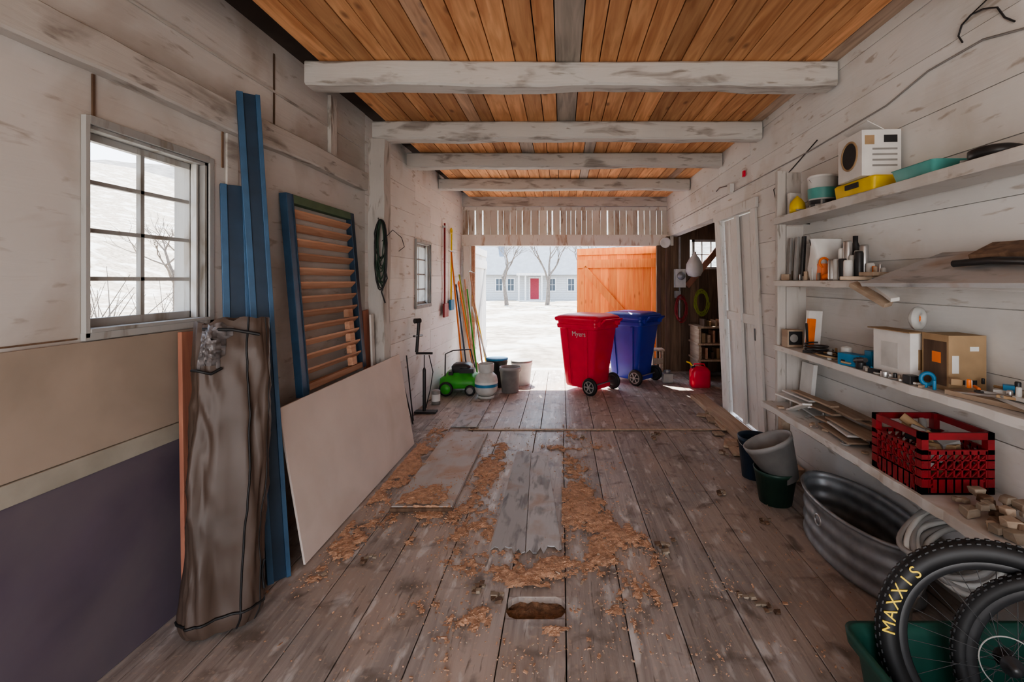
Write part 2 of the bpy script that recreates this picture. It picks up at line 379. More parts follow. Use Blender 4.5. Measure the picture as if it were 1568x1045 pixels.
wf=MB()
wf.bx(-1.78,-1.55,8.0,8.12,-.05,2.21,'hdr')
wf.bx(1.72,1.94,8.0,8.12,-.05,2.21,'darkwood')
x=-1.76
while x<1.92:
    w=U(.08,.15); e=min(x+w,1.93); g=random.choice((.002,.003,.005,.012,.020))
    wf.hexa([(x+U(0,.006),8.04,2.38),(e-g,8.04,2.38),(e-g,8.065,2.38),(x,8.065,2.38),(x,8.04,2.93),(e-g-U(0,.01),8.04,2.93),(e-g,8.065,2.93),(x,8.065,2.93)],'hdr'); x=e
wf.bx(-1.8,1.95,7.95,8.1,2.90,3.14,'beam')
wf.bx(-1.8,1.95,7.93,8.1,2.21,2.40,'hdr')
wf.bx(-1.8,1.95,8.03,8.1,2.84,2.90,'hdr')
BW=(2.30,2.80,1.80,2.32)
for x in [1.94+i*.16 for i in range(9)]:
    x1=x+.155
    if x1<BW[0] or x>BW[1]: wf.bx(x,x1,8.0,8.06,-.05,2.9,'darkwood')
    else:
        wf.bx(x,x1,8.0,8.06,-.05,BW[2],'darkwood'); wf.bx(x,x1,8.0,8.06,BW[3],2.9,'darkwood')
wf.obj('wall_front',origin=False)
w=MB()
for q in((2.30,2.34,1.80,2.32),(2.76,2.80,1.80,2.32),(2.30,2.80,1.80,1.84),(2.30,2.80,2.28,2.32),(2.46,2.475,1.82,2.3),(2.62,2.635,1.82,2.3),(2.3,2.8,2.05,2.065)):
    w.bx(q[0],q[1],8.0,8.04,q[2],q[3],'winwood')
w.obj('window_3')
wb=MB()
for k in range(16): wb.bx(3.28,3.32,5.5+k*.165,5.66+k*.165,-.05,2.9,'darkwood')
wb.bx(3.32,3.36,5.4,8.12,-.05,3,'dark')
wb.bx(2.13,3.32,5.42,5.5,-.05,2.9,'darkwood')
wb.obj('wall_bay',origin=False)
cb=MB()
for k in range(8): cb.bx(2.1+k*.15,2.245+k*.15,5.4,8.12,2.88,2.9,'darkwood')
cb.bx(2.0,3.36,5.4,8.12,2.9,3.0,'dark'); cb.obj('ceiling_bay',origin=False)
p=MB(); p.bx(1.64,1.72,7.84,7.925,0.005,2.205,'darkwood'); p.bx(1.80,1.87,7.82,7.92,0.005,2.36,'darkwood'); p.obj('right_door_posts',bevel=.01)  # posts at the right side of the doorway
p=MB(); p.bx(-1.70,-1.58,7.84,7.925,0.005,2.2,'hdr'); p.bx(-1.56,-1.50,7.86,7.925,0.005,2.2,'louver'); p.obj('left_door_posts',bevel=.01)  # posts at the left side of the doorway

wk=MB()
wk.bx(-2.1,-1.3,-2.3,-2.2,-.1,3.14,'white'); wk.bx(1.3,2.2,-2.3,-2.2,-.1,3.14,'white'); wk.bx(-1.3,1.3,-2.3,-2.2,2.5,3.14,'white')  # unseen rear wall; opening added to let sky light in
wk.obj('wall_rear',origin=False)

ce=MB()
xs=[-1.62]
while xs[-1]<1.9: xs.append(xs[-1]+U(.11,.17))
ys=[-2.2,.75,1.95,3.07,4.22,5.27,6.57,8.1]
for a,b_ in zip(xs[:-1],xs[1:]):
    y=0
    while y<len(ys)-1:
        e=min(y+random.choice((1,2,2,3)),len(ys)-1)
        ce.bx(a+.0035,b_-.0035,ys[y]+.002,ys[e]-.002,3.062+U(0,.005),3.09,'ceil',(R(),R(),R())); y=e
ce.bx(-2.4,2.2,-2.3,8.2,3.14,3.2,'dark')  # dark slab added above the boards to block light and darken the gap
ce.bx(-1.62,-1.60,-2.2,8.1,3.09,3.14,'darkwood')
ce.obj('ceiling',origin=False)
ev=MB(); ev.bx(-2.75,-2.35,-2.3,8.2,3.05,3.12,'darkwood'); ev.obj('sun_block_eave',origin=False)  # unseen overhang added to keep sun out of the left windows

def hewn(name,x0,x1,y,z0,z1,th,seed):
    mb=MB(); n=60; rings=[]
    for i in range(n+1):
        x=x0+(x1-x0)*i/n
        o=lambda k:noise.noise(Vector((x*1.6,seed,k)))*.020+noise.noise(Vector((x*6,seed,k)))*.007
        zz=noise.noise(Vector((x*.5,seed,9)))*.02; c=.014+.006*noise.noise(Vector((x*3,seed,5)))
        y0=y-th/2+o(1);y1=y+th/2+o(2);a=z0+o(3)+zz*.5;b_=z1
        rings.append([(x,y0+c,a),(x,y1-c,a),(x,y1,a+c),(x,y1,b_-c),(x,y1-c,b_),(x,y0+c,b_),(x,y0,b_-c),(x,y0,a+c)])
    mb.loft(rings,'beam',True,False); return mb.obj(name)
for i,(y,x0,x1,h) in enumerate(((.75,-1.75,1.83,.16),(1.9,-1.75,1.83,.16),(3.08,-1.70,1.83,.165),(4.22,-1.73,1.83,.16),(5.25,-1.76,1.83,.16),(6.57,-1.76,1.83,.16))):
    hewn('ceiling_beam',x0,x1,y,3.06-h,3.06,.14,i*3.3)
mb=MB(); rings=[]
for i in range(50):
    z=2.89*i/49; o=lambda k:noise.noise(Vector((z*1.8,k,4)))*.018+noise.noise(Vector((z*8,k,4)))*.005
    rings.append([(-1.755+o(1),4.13,z),(-1.61+o(2),4.13+o(3),z),(-1.61+o(2),4.28,z),(-1.755+o(1),4.28,z)])
mb.loft(rings,'postm',True,False); mb.obj('timber_post')

# ------------------------------------------------------------------ floor overlays
s=MB(); s.bx(-1.18,-.76,3.15,4.70,.006,.035,'slab'); s.bx(-1.185,-.755,3.13,3.15,.004,.03,'darkwood'); s.obj('loose_floor_board',bevel=.004)
s=MB(); s.bx(-1.2,-.92,4.93,5.9,.006,.022,'greyp'); s.obj('loose_floor_board',bevel=.004)
s=MB()
def jag(p0,p1,p2,p3,z0,z1,m):
    # board with a ragged near end
    n=10; near=[]
    for i in range(n+1):
        f=i/n; near.append((p0[0]+(p1[0]-p0[0])*f,p0[1]+(p1[1]-p0[1])*f+(U(-.03,.05) if 0<i<n else 0)))
    out=near+[p2,p3]; k=len(out)
    s.add([(a,b_,z0) for a,b_ in out]+[(a,b_,z1) for a,b_ in out],[tuple(range(k))[::-1],tuple(range(k,2*k))]+[(i,(i+1)%k,k+(i+1)%k,k+i) for i in range(k)],m)
jag((-.42,2.69),(-.215,2.67),(-.285,4.24),(-.42,4.24),.004,.010,'greyp')
jag((-.21,2.66),(.0,2.70),(-.14,4.20),(-.28,4.20),.004,.010,'greyp')
s.obj('floor_patch_boards')
s=MB(); s.bx(-1.0,1.75,4.84,4.88,.004,.012,'plank'); s.obj('trim_6',bevel=.003)
zones=[(-1.36,3.9,.17,1.0,1.0),(-1.3,2.95,.2,.35,.55),(-.62,3.75,.13,.75,.8),(-.66,3.1,.2,.3,.35),(.14,3.15,.22,.6,1.0),(.28,2.75,.18,.35,.8),(-.1,2.5,.45,.17,.5),(-.98,3.3,.2,.18,.75),(.05,3.9,.14,.5,.25),(-.5,2.6,.14,.4,.3),(.12,2.25,.2,.25,.15)]
def dust_h(x,y):
    h=-9
    for cx,cy,rx,ry,a in zones:
        d=math.hypot((x-cx)/rx,(y-cy)/ry); h=max(h,a*(1.0-d))
    n=noise.fractal(Vector((x*5,y*4,1)),1,2,4)*.9+noise.noise(Vector((x*22,y*18,3)))*.55+noise.noise(Vector((x*55,y*55,8)))*.3
    if -.43<x<.0 and 2.68<y<4.22: h-=.9
    return h*.9+n*.75-.15
g=.010; nx=int(2.2/g); ny=int(2.9/g); mb=MB(); idx={}; vs=[]; fs=[]
def vid(i,j):
    if (i,j) not in idx:
        x=-1.56+i*g; y=2.0+j*g; h=dust_h(x,y); base=.004
        if -1.18<x<-.76 and 3.15<y<4.70: base=.036
        idx[(i,j)]=len(vs); vs.append((x+U(-.003,.003),y+U(-.003,.003),base+max(-.003,min(h,.6)*.024+.006*R()*noise.noise(Vector((x*30,y*30,1))))))
    return idx[(i,j)]
for i in range(nx):
    for j in range(ny):
        x=-1.56+i*g; y=2.0+j*g
        if -.30<x<.04 and 2.08<y<2.36: continue
        if x<-1.40 and y>2.5: continue
        onA=-1.18<x+.5*g<-.76 and 3.15<y+.5*g<4.7
        if onA and not(-1.17<x<-.78 and 3.16<y<4.68): continue
        if (x<-1.17 or x>-.77 or y<3.14 or y>4.69) and (-1.20<x<-.75 and 3.12<y<4.71): continue
        if dust_h(x+g/2,y+g/2)>0.03: fs.append((vid(i,j),vid(i+1,j),vid(i+1,j+1),vid(i,j+1)))
mb.add(vs,fs,'dust',None,False)
n=0
while n<4600:
    x,y=U(-1.4,1.5),U(1.6,5.3); h=dust_h(x,y)
    if h<-.3 and R()>.06: continue
    if -.27<x<.02 and 2.1<y<2.34: continue
    n+=1; base=.006
    if -1.18<x<-.76 and 3.15<y<4.70: base=.037
    if h>0: base+=min(h,.6)*.018
    l=U(.003,.010) if R()<.95 else U(.012,.026)
    mb.box((x,y,base+.002),(l,l*U(.3,.8),U(.002,.005)),'dust' if R()<.8 else 'plank',(U(-.5,.5),U(-.5,.5),U(0,3.1)))
mb.obj('sawdust_pile',origin=False)
mb=MB()
for (x,y) in ((-.42,2.35),(-.33,2.28),(.98,4.7),(.95,4.6),(1.5,4.2),(1.2,3.4),(.93,2.3),(1.0,2.2),(.2,4.6),(-1.1,2.6),(.65,2.75),(.6,2.7),(1.35,3.0),(-.95,4.9)):
    for k in range(6):
        c=(x+U(-.04,.04),y+U(-.04,.04),.012); s_=U(.006,.017)
        mb.hexa([tuple(c[a]+s_*U(.6,1.3)*d[a]*(1 if a<2 else .5) for a in range(3)) for i,d in enumerate(((-1,-1,-1),(1,-1,-1),(1,1,-1),(-1,1,-1),(-1,-1,1),(1,-1,1),(1,1,1),(-1,1,1)))],'darkwood' if k%2 else 'rock')
mb.obj('floor_rubble',origin=False)

# ------------------------------------------------------------------ LEFT LEANERS
p=MB()
def lean_panel(mb,y0,y1,xb,zb,xt,zt,th,mat):
    n=Vector((zt-zb,0,-(xt-xb))).normalized()*th
    b0=Vector((xb,y0,zb));b1=Vector((xb,y1,zb));t0=Vector((xt,y0,zt));t1=Vector((xt,y1,zt))
    mb.hexa([b0-n,b0,b1,b1-n,t0-n,t0,t1,t1-n],mat)
lean_panel(p,2.54,4.42,-1.43,.012,-1.578,.885,.012,'drywall')
p.obj('leaning_drywall_sheet',bevel=.002)
p=MB()
Y0,Y1=2.95,3.91; xb,zb,xt,zt=-1.725,.86,-1.835,2.17
def LP(y,t,o=0):
    d=Vector((xt-xb,0,zt-zb)); nrm=Vector((d.z,0,-d.x)).normalized()
    return Vector((xb,y,zb))+d*t+nrm*o
def lbar(y0,y1,t0,t1,o0,o1,mat):
    p.hexa([LP(y0,t0,o0),LP(y0,t0,o1),LP(y1,t0,o1),LP(y1,t0,o0),LP(y0,t1,o0),LP(y0,t1,o1),LP(y1,t1,o1),LP(y1,t1,o0)],mat)
lbar(Y0,Y0+.07,-.02,1,0,.05,'bluem'); lbar(Y1-.06,Y1,0,1,0,.05,'blued'); lbar(Y0+.07,Y1-.06,.955,1,0,.05,'green_fr'); lbar(Y0+.07,Y1-.06,.0,.035,0,.045,'louver')
lbar(Y0+.062,Y0+.071,0,1,.0,.055,'blued')
for k in range(12):
    t_=.075+k*.074
    a=LP(Y0+.07,t_,.0);b_=LP(Y1-.06,t_,.0);c=LP(Y1-.06,t_+.028,.042);d_=LP(Y0+.07,t_+.028,.042)
    up=Vector((0,0,.014))
    p.hexa([a,d_,c,b_,a+up,d_+up,c+up,b_+up],'louver')
for k in range(5):
    t_=.04+k*.074; lbar(Y1-.25,Y1-.17,t_,t_+.05,.01,.05,'louver')
p.obj('louvered_shutter',bevel=.003)
def channel(name,b,t_,w):
    q=MB(); b=Vector(b);t_=Vector(t_); d=(t_-b).normalized()
    side=Vector((.72,.69,0)); side=(side-d*side.dot(d)).normalized(); nrm=side.cross(d).normalized()
    def pr(s0,s1,n0,n1,m):
        q.hexa([b+side*s0+nrm*n0,b+side*s1+nrm*n0,b+side*s1+nrm*n1,b+side*s0+nrm*n1,t_+side*s0+nrm*n0,t_+side*s1+nrm*n0,t_+side*s1+nrm*n1,t_+side*s0+nrm*n1],m)
    pr(-w/2,w/2,-.004,.004,'blued'); pr(-w/2,-w/2+.030,-.012,.016,'bluem'); pr(w/2-.022,w/2,-.012,.016,'bluem')
    return q.obj(name,bevel=.002)
channel('metal_channel',(-1.51,2.43,.0),(-1.745,2.53,2.64),.11)
channel('metal_channel',(-1.63,2.34,.0),(-1.79,2.48,2.12),.12)
q=MB(); q.beam((-1.745,2.20,0),(-1.815,2.26,1.35),.20,.02,'redwood',up=(1,0,0)); q.obj('leaning_plank',bevel=.003)
q=MB(); q.beam((-1.70,4.05,0.005),(-1.73,4.00,1.34),.11,.02,'redwood',up=(1,0,0)); q.beam((-1.655,4.07,0.005),(-1.69,4.04,1.30),.06,.018,'whiteZ',up=(1,0,0)); q.obj('leaning_offcut_boards',bevel=.003)

bag=MB(); n=96; sg=72; rings=[]
wd=Vector((.81,.58,0)); td=Vector((-.58,.81,0)); seamL=[];mid=[]
for i in range(n+1):
    t=i/n; c=Vector((-1.565-.035*t,2.10+.12*t,.02+1.39*t))
    w=.150+.010*math.sin(t*3)-.012*t; th=.085+.014*math.sin(t*5+1)
    if t<.05: f=.8+.2*math.sin(t/.05*math.pi/2); w*=f; th*=f
    if t>.9: th*=1-.55*((t-.9)/.1)
    ring=[]
    for j in range(sg):
        a=2*math.pi*j/sg; ca,sa=math.cos(a),math.sin(a)
        ex=.62; x=math.copysign(abs(ca)**ex,ca)*w; y=math.copysign(abs(sa)**ex,sa)*th
        wr_=noise.noise(Vector((ca*1.5+2,sa*1.5,t*3)))*.022+noise.noise(Vector((ca*5,sa*5,t*3)))*.012-abs(noise.noise(Vector((ca*3+t*5,sa*3,t*6))))*.022+.006
        wr_+=.007*math.sin(x*70+t*7+4*noise.noise(Vector((x*5,0,t*3))))*(0.5+.6*noise.noise(Vector((t*4,x*4,1)))+.3)
        k=1+wr_/max(.05,math.hypot(x,y))
        ring.append(c+wd*x*k+td*y*k+Vector((0,0,(.04*noise.noise(Vector((x*14,y*6,5))) if t>.97 else 0))))
    rings.append(ring)
    seamL.append(ring[int(sg*.80)]+td*-.003); mid.append(ring[int(sg*.93)])
bag.loft(rings,'brown',False,True)
cb_=[sum((Vector(p_) for p_ in rings[0]),Vector())/sg]*sg; bag.loft([cb_,rings[0]],'brown',False)
ct=[sum((Vector(p_) for p_ in rings[-1]),Vector())/sg-Vector((0,0,.05))]*sg; bag.loft([rings[-1],ct],'brown',False)
bag.tube(seamL,.0045,'black',6); bag.tube(mid,.0035,'black',6)
fl=[]
for i in range(23):
    t=i/22; row=[]
    for j in range(19):
        u=j/18-.5
        base=Vector(rings[int(n*(1-.135*t-.03*abs(u)))][int(sg*(.60+.16*(.5+u*(1-.4*t))))])
        e_=math.sin(math.pi*min(1,t))*math.cos(math.pi*u)
        bul=.004+.014*e_+.030*abs(noise.noise(Vector((u*4+t*3,t*5,2))))*max(0,e_)+.012*noise.noise(Vector((u*11,t*12,4)))*max(0,e_)
        row.append(base+td*-bul)
    fl.append(row)
bag.loft(fl,'lining',False,True,closed=False)
bag.tube([rings[int(n*.985)][int(sg*.6)]-td*.01,rings[int(n*.97)][int(sg*.75)]-td*.03,rings[int(n*.95)][int(sg*.85)]-td*.02],.008,'black',6)
P0=Vector(rings[int(n*.85)][int(sg*.68)])
bag.tube([P0+wd*-.05+td*-.01,P0+wd*-.03+td*-.03,P0+wd*.02+td*-.03+Vector((0,0,-.02)),P0+wd*.06+td*-.01],.007,'black',6)
rg=rings[int(n*.06)]; bag.tube([Vector(rg[j])-td*.004 for j in range(int(sg*.5),sg)],.006,'black',6)
bag.tube([Vector(rings[i][sg-3])+wd*(.012 if i%2 else .004) for i in (8,10,12,14,17)],.006,'black',6)
bag.obj('canvas_storage_bag')

q=MB(); q.tube([(-1.63,4.12,2.13),(-1.63,4.06,2.13),(-1.63,4.04,2.16)],.006,'steel',6)
for k in range(13):
    path=[]; w=U(.025,.055); h=U(.14,.33)
    for i in range(25):
        a=2*math.pi*i/24; path.append((-1.60+w*math.sin(a)+U(-.003,.003),4.06-.004*k+U(-.004,.004),2.14-h+h*math.cos(a)))
    q.tube(path,.0055,'cordg' if k%3 else 'black',6)
q.tube([(-1.6,4.05,1.95),(-1.5,4.04,2.05),(-1.42,4.04,1.98),(-1.4,4.05,1.9),(-1.45,4.05,1.86)],.003,'black',6)
q.tube([(-1.58,4.05,1.75),(-1.55,4.04,1.62),(-1.6,4.04,1.5),(-1.57,4.05,1.4)],.007,'black',6)
q.obj('extension_cord')

# ------------------------------------------------------------------ LEFT FAR ITEMS
q=MB(); q.box((-1.64,5.5,.015),(.26,.1,.02),'blackp'); q.lathe([(.02,0),(.02,.5),(.012,.52),(.006,.53),(.006,.68)],(-1.66,5.5,.02),'blackp',seg=14); q.tube([(-1.76,5.5,.72),(-1.56,5.5,.72)],.014,'black',8)
q.tube([(-1.64,5.5,.06),(-1.58,5.48,.3),(-1.55,5.48,.5),(-1.60,5.49,.7)],.006,'black',6); q.obj('bicycle_floor_pump')
q=MB(); q.tube([(-1.68,5.15,.012),(-1.76,5.16,.75)],.008,'blackp',6); q.tube([(-1.64,5.02,.012),(-1.76,5.06,.45)],.008,'blackp',6); q.obj('tent_poles')
q=MB()
q.loft([q.rr(-1.45,6.55,z,w,d_,.08) for z,w,d_ in((.09,.50,.42),(.12,.54,.46),(.22,.52,.44),(.26,.40,.34),(.30,.36,.30))],'green',True,True)
q.loft([q.rr(-1.43,6.55,z,w,w,.05) for z,w in((.30,.26),(.38,.27),(.41,.22),(.42,.12))],'blackp',True,True)
q.box((-1.33,6.42,.33),(.2,.12,.06),'blackp'); q.box((-1.55,6.45,.30),(.06,.2,.05),'blackp')
for x,y,r in((-1.60,6.28,.10),(-1.27,6.30,.075),(-1.60,6.8,.1),(-1.27,6.8,.075)):
    q.torus((x,y,r),r-.022,.022,'black',(0,1,0)); q.lathe([(0,-.02),(r*.7,-.02),(r*.75,0),(r*.7,.02),(0,.02)],(x,y,r),'grey' if r<.09 else 'green',(0,1,0),seg=18)
q.tube([(-1.64,6.4,.25),(-1.66,6.5,.55),(-1.55,6.5,.60),(-1.35,6.75,.58),(-1.27,6.7,.3)],.010,'blackp',8)
q.obj('lawn_mower')
q=MB(); c=(-1.03,6.22,0)
q.lathe([(.10,0),(.11,0),(.11,.03),(.10,.035)],c,'lgrey'); q.lathe([(.0,.03),(.09,.035),(.14,.08),(.155,.13),(.155,.24),(.14,.30),(.09,.345),(0,.36)],c,'lgrey')
q.lathe([(.1565,.16),(.1565,.20)],c,'bright_blue',seg=28); q.lathe([(.1563,.20),(.1563,.23)],c,'paper',seg=28)
q.lathe([(.085,.34),(.10,.36),(.105,.46),(.10,.47),(.095,.46),(.09,.36)],c,'lgrey'); q.lathe([(0,.36),(.025,.36),(.025,.42),(.03,.43),(.03,.45),(0,.45)],c,'blackp')
q.obj('propane_tank')
def bucket(name,c,r0,r1,h,mat,handle=True,tilt=(0,0,1),lid=None,seg=30):
    q=MB(); q.lathe([(0,.0),(r0,0),(r1*.985,h*.88),(r1,h*.88),(r1+.006,h),(r1-.004,h),(r1-.010,h*.9),(r0-.006,.01),(0,.01)],c,mat,tilt,seg=seg)
    if lid: q.lathe([(0,h+.012),(r1*.9,h+.012),(r1+.008,h+.005),(r1+.008,h-.015)],c,lid,tilt,seg=seg)
    if handle:
        qq=Vector((0,0,1)).rotation_difference(Vector(tilt).normalized())
        q.tube([Vector(c)+qq@Vector((math.cos(a)*(r1+.006),-.6*r1*math.sin(a),h*.9-.5*r1*math.sin(a))) for a in [math.pi*k/12 for k in range(13)]],.003,'steel',6)
    return q.obj(name)
bucket('plastic_bucket',(-.74,6.55,0),.12,.15,.36,'grey')
bucket('plastic_bucket',(-.98,6.9,0),.13,.16,.42,'blackp',lid='bright_blue')
bucket('plastic_bucket',(-.62,7.05,0),.13,.16,.36,'paper',lid='grey')
q=MB(); q.lathe([(0,0),(.055,0),(.055,.17),(.045,.18),(0,.18)],(-1.63,5.9,0),'grey'); q.lathe([(.056,.04),(.056,.13)],(-1.63,5.9,0),'paper'); q.obj('paint_can')
def tool(name,b,t_,mat,head='none',hm='steel',r=.013):
    q=MB(); b=Vector(b);t_=Vector(t_); q.tube([b,t_],r,mat,8); d=(t_-b).normalized()
    if head=='rake':
        s=Vector((0,1,0)); q.beam(t_-s*.14,t_+s*.14,.02,.02,hm,up=(1,0,.1))
        for k in range(10): a=t_-s*.13+s*.26*k/9; q.tube([a,a+Vector((.07,0,-.02))],.004,hm,5)
    if head=='shovel':
        q.loft([[b+Vector((dx*w,dx*0+0,0))+d*l+Vector((0,dx*w*.8,0)) for dx in(-1,0,1)]+[b+Vector((dx*w,dx*w*.8,0))+d*l+Vector((.006,-.006,0)) for dx in(1,0,-1)] for l,w in((-.0,.03),(.06,.07),(.2,.085),(.27,.08),(.3,.02))],hm,True,True)
        q.torus(t_,.04,.01,mat,(1,0,0),20,8)
    if head=='broom':
        q.beam(b+Vector((0,-.14,.14)),b+Vector((0,.14,.14)),.04,.04,hm,up=(1,0,0)); q.beam(b+Vector((0,-.13,.06)),b+Vector((0,.13,.06)),.035,.12,'yellow',up=(1,0,0))
    return q.obj(name)
tool('garden_rake',(-1.50,6.98,.012),(-1.70,7.0,2.05),'orange','rake')
tool('snow_shovel',(-1.46,7.13,.012),(-1.66,7.16,1.5),'blued','shovel','bright_blue')
tool('long_handled_shovel',(-1.38,7.25,.012),(-1.66,7.34,1.55),'oranged','shovel','steel')
tool('push_broom',(-1.40,7.45,.012),(-1.70,7.55,1.7),'hosegreen','broom','green')
tool('garden_hoe',(-1.26,7.4,.012),(-1.54,7.66,1.75),'louver','rake')
tool('wooden_pole',(-1.20,7.52,.012),(-1.52,7.80,1.35),'yellow')
tool('wooden_pole',(-1.12,7.35,.012),(-1.54,7.80,1.15),'whiteZ')
tool('wooden_pole',(-1.28,7.0,.012),(-1.60,7.70,1.45),'green')
tool('wooden_pole',(-1.34,6.98,.012),(-1.62,7.60,1.62),'louver')
q=MB(); q.tube([(-1.735,6.75,2.45),(-1.735,6.75,1.25)],.014,'crate',8); q.box((-1.72,6.75,1.16),(.03,.22,.2),'crate'); q.box((-1.74,6.75,2.4),(.05,.03,.03),'steel'); q.obj('red_hanging_scraper')
q=MB(); q.tube([(-1.73,7.15,2.35),(-1.73,7.12,1.3)],.014,'yellow',8); q.torus((-1.73,7.14,2.38),.04,.01,'yellow',(1,0,0)); q.box((-1.72,7.12,1.22),(.03,.2,.16),'bright_blue'); q.obj('hanging_ice_scraper')
q=MB()
q.tube([(-1.72,5.4,.75),(-1.70,5.42,1.1)],.02,'blackp',8); q.tube([(-1.74,5.38,1.12),(-1.69,5.44,1.12)],.03,'blackp',8); q.tube([(-1.72,5.3,.95),(-1.70,5.55,.93)],.012,'blackp',8); q.obj('bar_clamp')

# ------------------------------------------------------------------ CARTS
def cart(name,cx,cy,ang,mat,H=1.10,label=None):
    q=MB(); T=Matrix.Translation((cx,cy,0))@Matrix.Rotation(ang,4,'Z'); q.T=T
    L=[(.07,.40,.46,.05),(.10,.44,.50,.02),(.30,.46,.54,.03),(.72,.53,.64,.01),(.86,.55,.67,.0),(.87,.60,.72,.0),(.92,.61,.73,0),(.93,.585,.70,0),(.985,.59,.71,0)]
    q.loft([q.rr(0,-dy*.6,z*H/1.08,w,d_,.06,5) for z,w,d_,dy in L],mat,True,True)
    for sx in(-1,1):
        for y in(-.18,.18): q.beam((sx*.225,y*.8,.12),(sx*.283,y,.85*H/1.08),.05,.018,mat,up=(1,0,0))
    q.beam((-.16,-.24,.35),(.16,-.24,.35),.03,.05,mat)
    zt=.985*H/1.08
    q.loft([q.rr(0,-.01+dy,zt+z,w,d_,.07,5) for z,w,d_,dy in((-.025,.62,.76,0),(.0,.645,.785,0),(.025,.64,.78,0),(.05,.60,.72,.01),(.078,.46,.54,.03),(.085,.3,.34,.03))],mat,True,True)
    q.tube([(-.22,.38,zt-.05),(-.22,.45,zt+.01),(.22,.45,zt+.01),(.22,.38,zt-.05)],.015,mat,8)
    q.box((-.22,.36,zt-.04),(.05,.08,.08),mat); q.box((.22,.36,zt-.04),(.05,.08,.08),mat)
    q.tube([(-.29,.25,.125),(.29,.25,.125)],.012,'steel',8)
    for sx in(-1,1):
        q.torus((sx*.285,.25,.125),.098,.027,'black',(1,0,0),36,10)
        q.lathe([(0,-.02),(.05,-.022),(.085,-.012),(.085,.012),(.05,.022),(0,.02)],(sx*.285,.25,.125),'blackp',(1,0,0),24)
        for k in range(6):
            a=k*math.pi/3; q.box((sx*.312,.25+.045*math.cos(a),.125+.045*math.sin(a)),(.012,.06,.014),'grey',(a,0,0))
        q.torus((sx*.310,.25,.125),.078,.007,'grey',(1,0,0),30,6); q.lathe([(0,0),(.022,0),(.02,.02*sx),(0,.02*sx)],(sx*.305,.25,.125),'grey',(1,0,0),16)
    q.box((0,.22,.09),(.4,.08,.06),mat)
    o=q.obj(name,bevel=.003)
    if label:
        lm=T@Vector((.292,.06,.80*H/1.08)); rm=(Matrix.Rotation(ang,3,'Z')@Matrix.Rotation(math.radians(90),3,'Z')@Matrix.Rotation(math.radians(94),3,'X'))
        text(o,label,.10,lm,rm,'lgrey')
    return o
cart('wheeled_trash_bin',.38,6.66,math.radians(-130),'red',1.14,'Myers')
cart('wheeled_trash_bin',1.12,7.26,math.radians(-132),'blue',1.13)

# ------------------------------------------------------------------ RIGHT BAY ITEMS
q=MB(); q.bx(1.96,2.14,7.84,7.95,1.48,1.80,'lgrey'); q.lathe([(0,0),(.06,0),(.07,-.05),(.05,-.09),(0,-.1)],(2.05,7.84,1.68),'metal',(0,1,0)); q.tube([(2.05,7.9,1.8),(2.05,7.9,2.36)],.02,'grey'); q.tube([(2.05,7.9,1.48),(2.05,7.9,.9)],.015,'grey'); q.bx(1.97,2.06,7.86,7.95,1.30,1.42,'grey'); q.obj('electric_meter')
q=MB(); q.lathe([(0,0),(.03,0),(.085,.05),(.09,.09),(.07,.08),(0,.07)],(1.76,7.80,2.26),'paper',(0,-1,-.2)); q.box((1.76,7.86,2.26),(.05,.1,.05),'paper'); q.obj('wall_floodlight')
def coil(name,c,rw_,rh,n,r,mat,jit=.02):
    q=MB(); path=[]
    for i in range(n*24+1):
        a=2*math.pi*i/24; k=i/(n*24)
        rx=rw_*(1+.22*math.sin(i*.37)); rz=rh*(1+.18*math.sin(i*.23+1))
        path.append((c[0]+rx*math.cos(a),c[1]-.06*k+jit*noise.noise(Vector((i*.2,1,0))),c[2]+rz*math.sin(a)))
    q.tube(path,r,mat,8); return q.obj(name)
coil('red_air_hose',(2.03,7.76,1.12),.09,.2,6,.006,'crate')
coil('garden_hose',(2.42,7.9,1.22),.11,.20,8,.006,'hosegreen')
q=MB()
q.loft([[ (2.26+w*math.cos(a)*(1+.15*math.sin(3*a)),7.72+w*.7*math.sin(a),z) for a in [2*math.pi*k/20 for k in range(20)]] for z,w in((1.66,.02),(1.68,.10),(1.76,.14),(1.88,.13),(1.98,.08),(2.04,.03),(2.09,.02))],'paper',True,True); q.obj('hanging_plastic_bag')
q=MB(); q.beam((2.18,7.94,1.5),(2.9,7.94,2.35),.1,.06,'redwood',up=(0,1,0)); q.obj('diagonal_brace',bevel=.005)
q=MB()
for x in(2.2,2.95): q.bx(x,x+.04,7.3,7.8,0.005,.85,'plank')
for z in(.3,.56,.83): q.bx(2.18,3.0,7.28,7.82,z,z+.03,'plank')
for k in range(22):
    z=(.33,.59,.86)[k%3]; x=2.24+.03*k; q.bx(x,x+.03+.03*R(),7.32+U(0,.06),7.6,z,z+U(.05,.2),('plank','card','darkwood','louver')[k%4])
q.obj('lumber_rack',bevel=.003)
q=MB()
q.loft([q.rr(2.08,6.85,z,w,d_,.05) for z,w,d_ in((.0,.27,.17),(.02,.29,.19),(.24,.29,.19),(.29,.22,.15),(.31,.1,.1))],'red',True,True)
q.tube([(1.98,6.85,.27),(2.0,6.85,.345),(2.14,6.85,.345),(2.17,6.85,.28)],.013,'red',8); q.lathe([(.03,0),(.03,.04),(0,.045)],(1.99,6.85,.28),'blackp',(-.5,0,1)); q.tube([(1.98,6.85,.3),(1.93,6.85,.36),(1.88,6.85,.38)],.012,'yellow',8)
q.obj('gas_can')
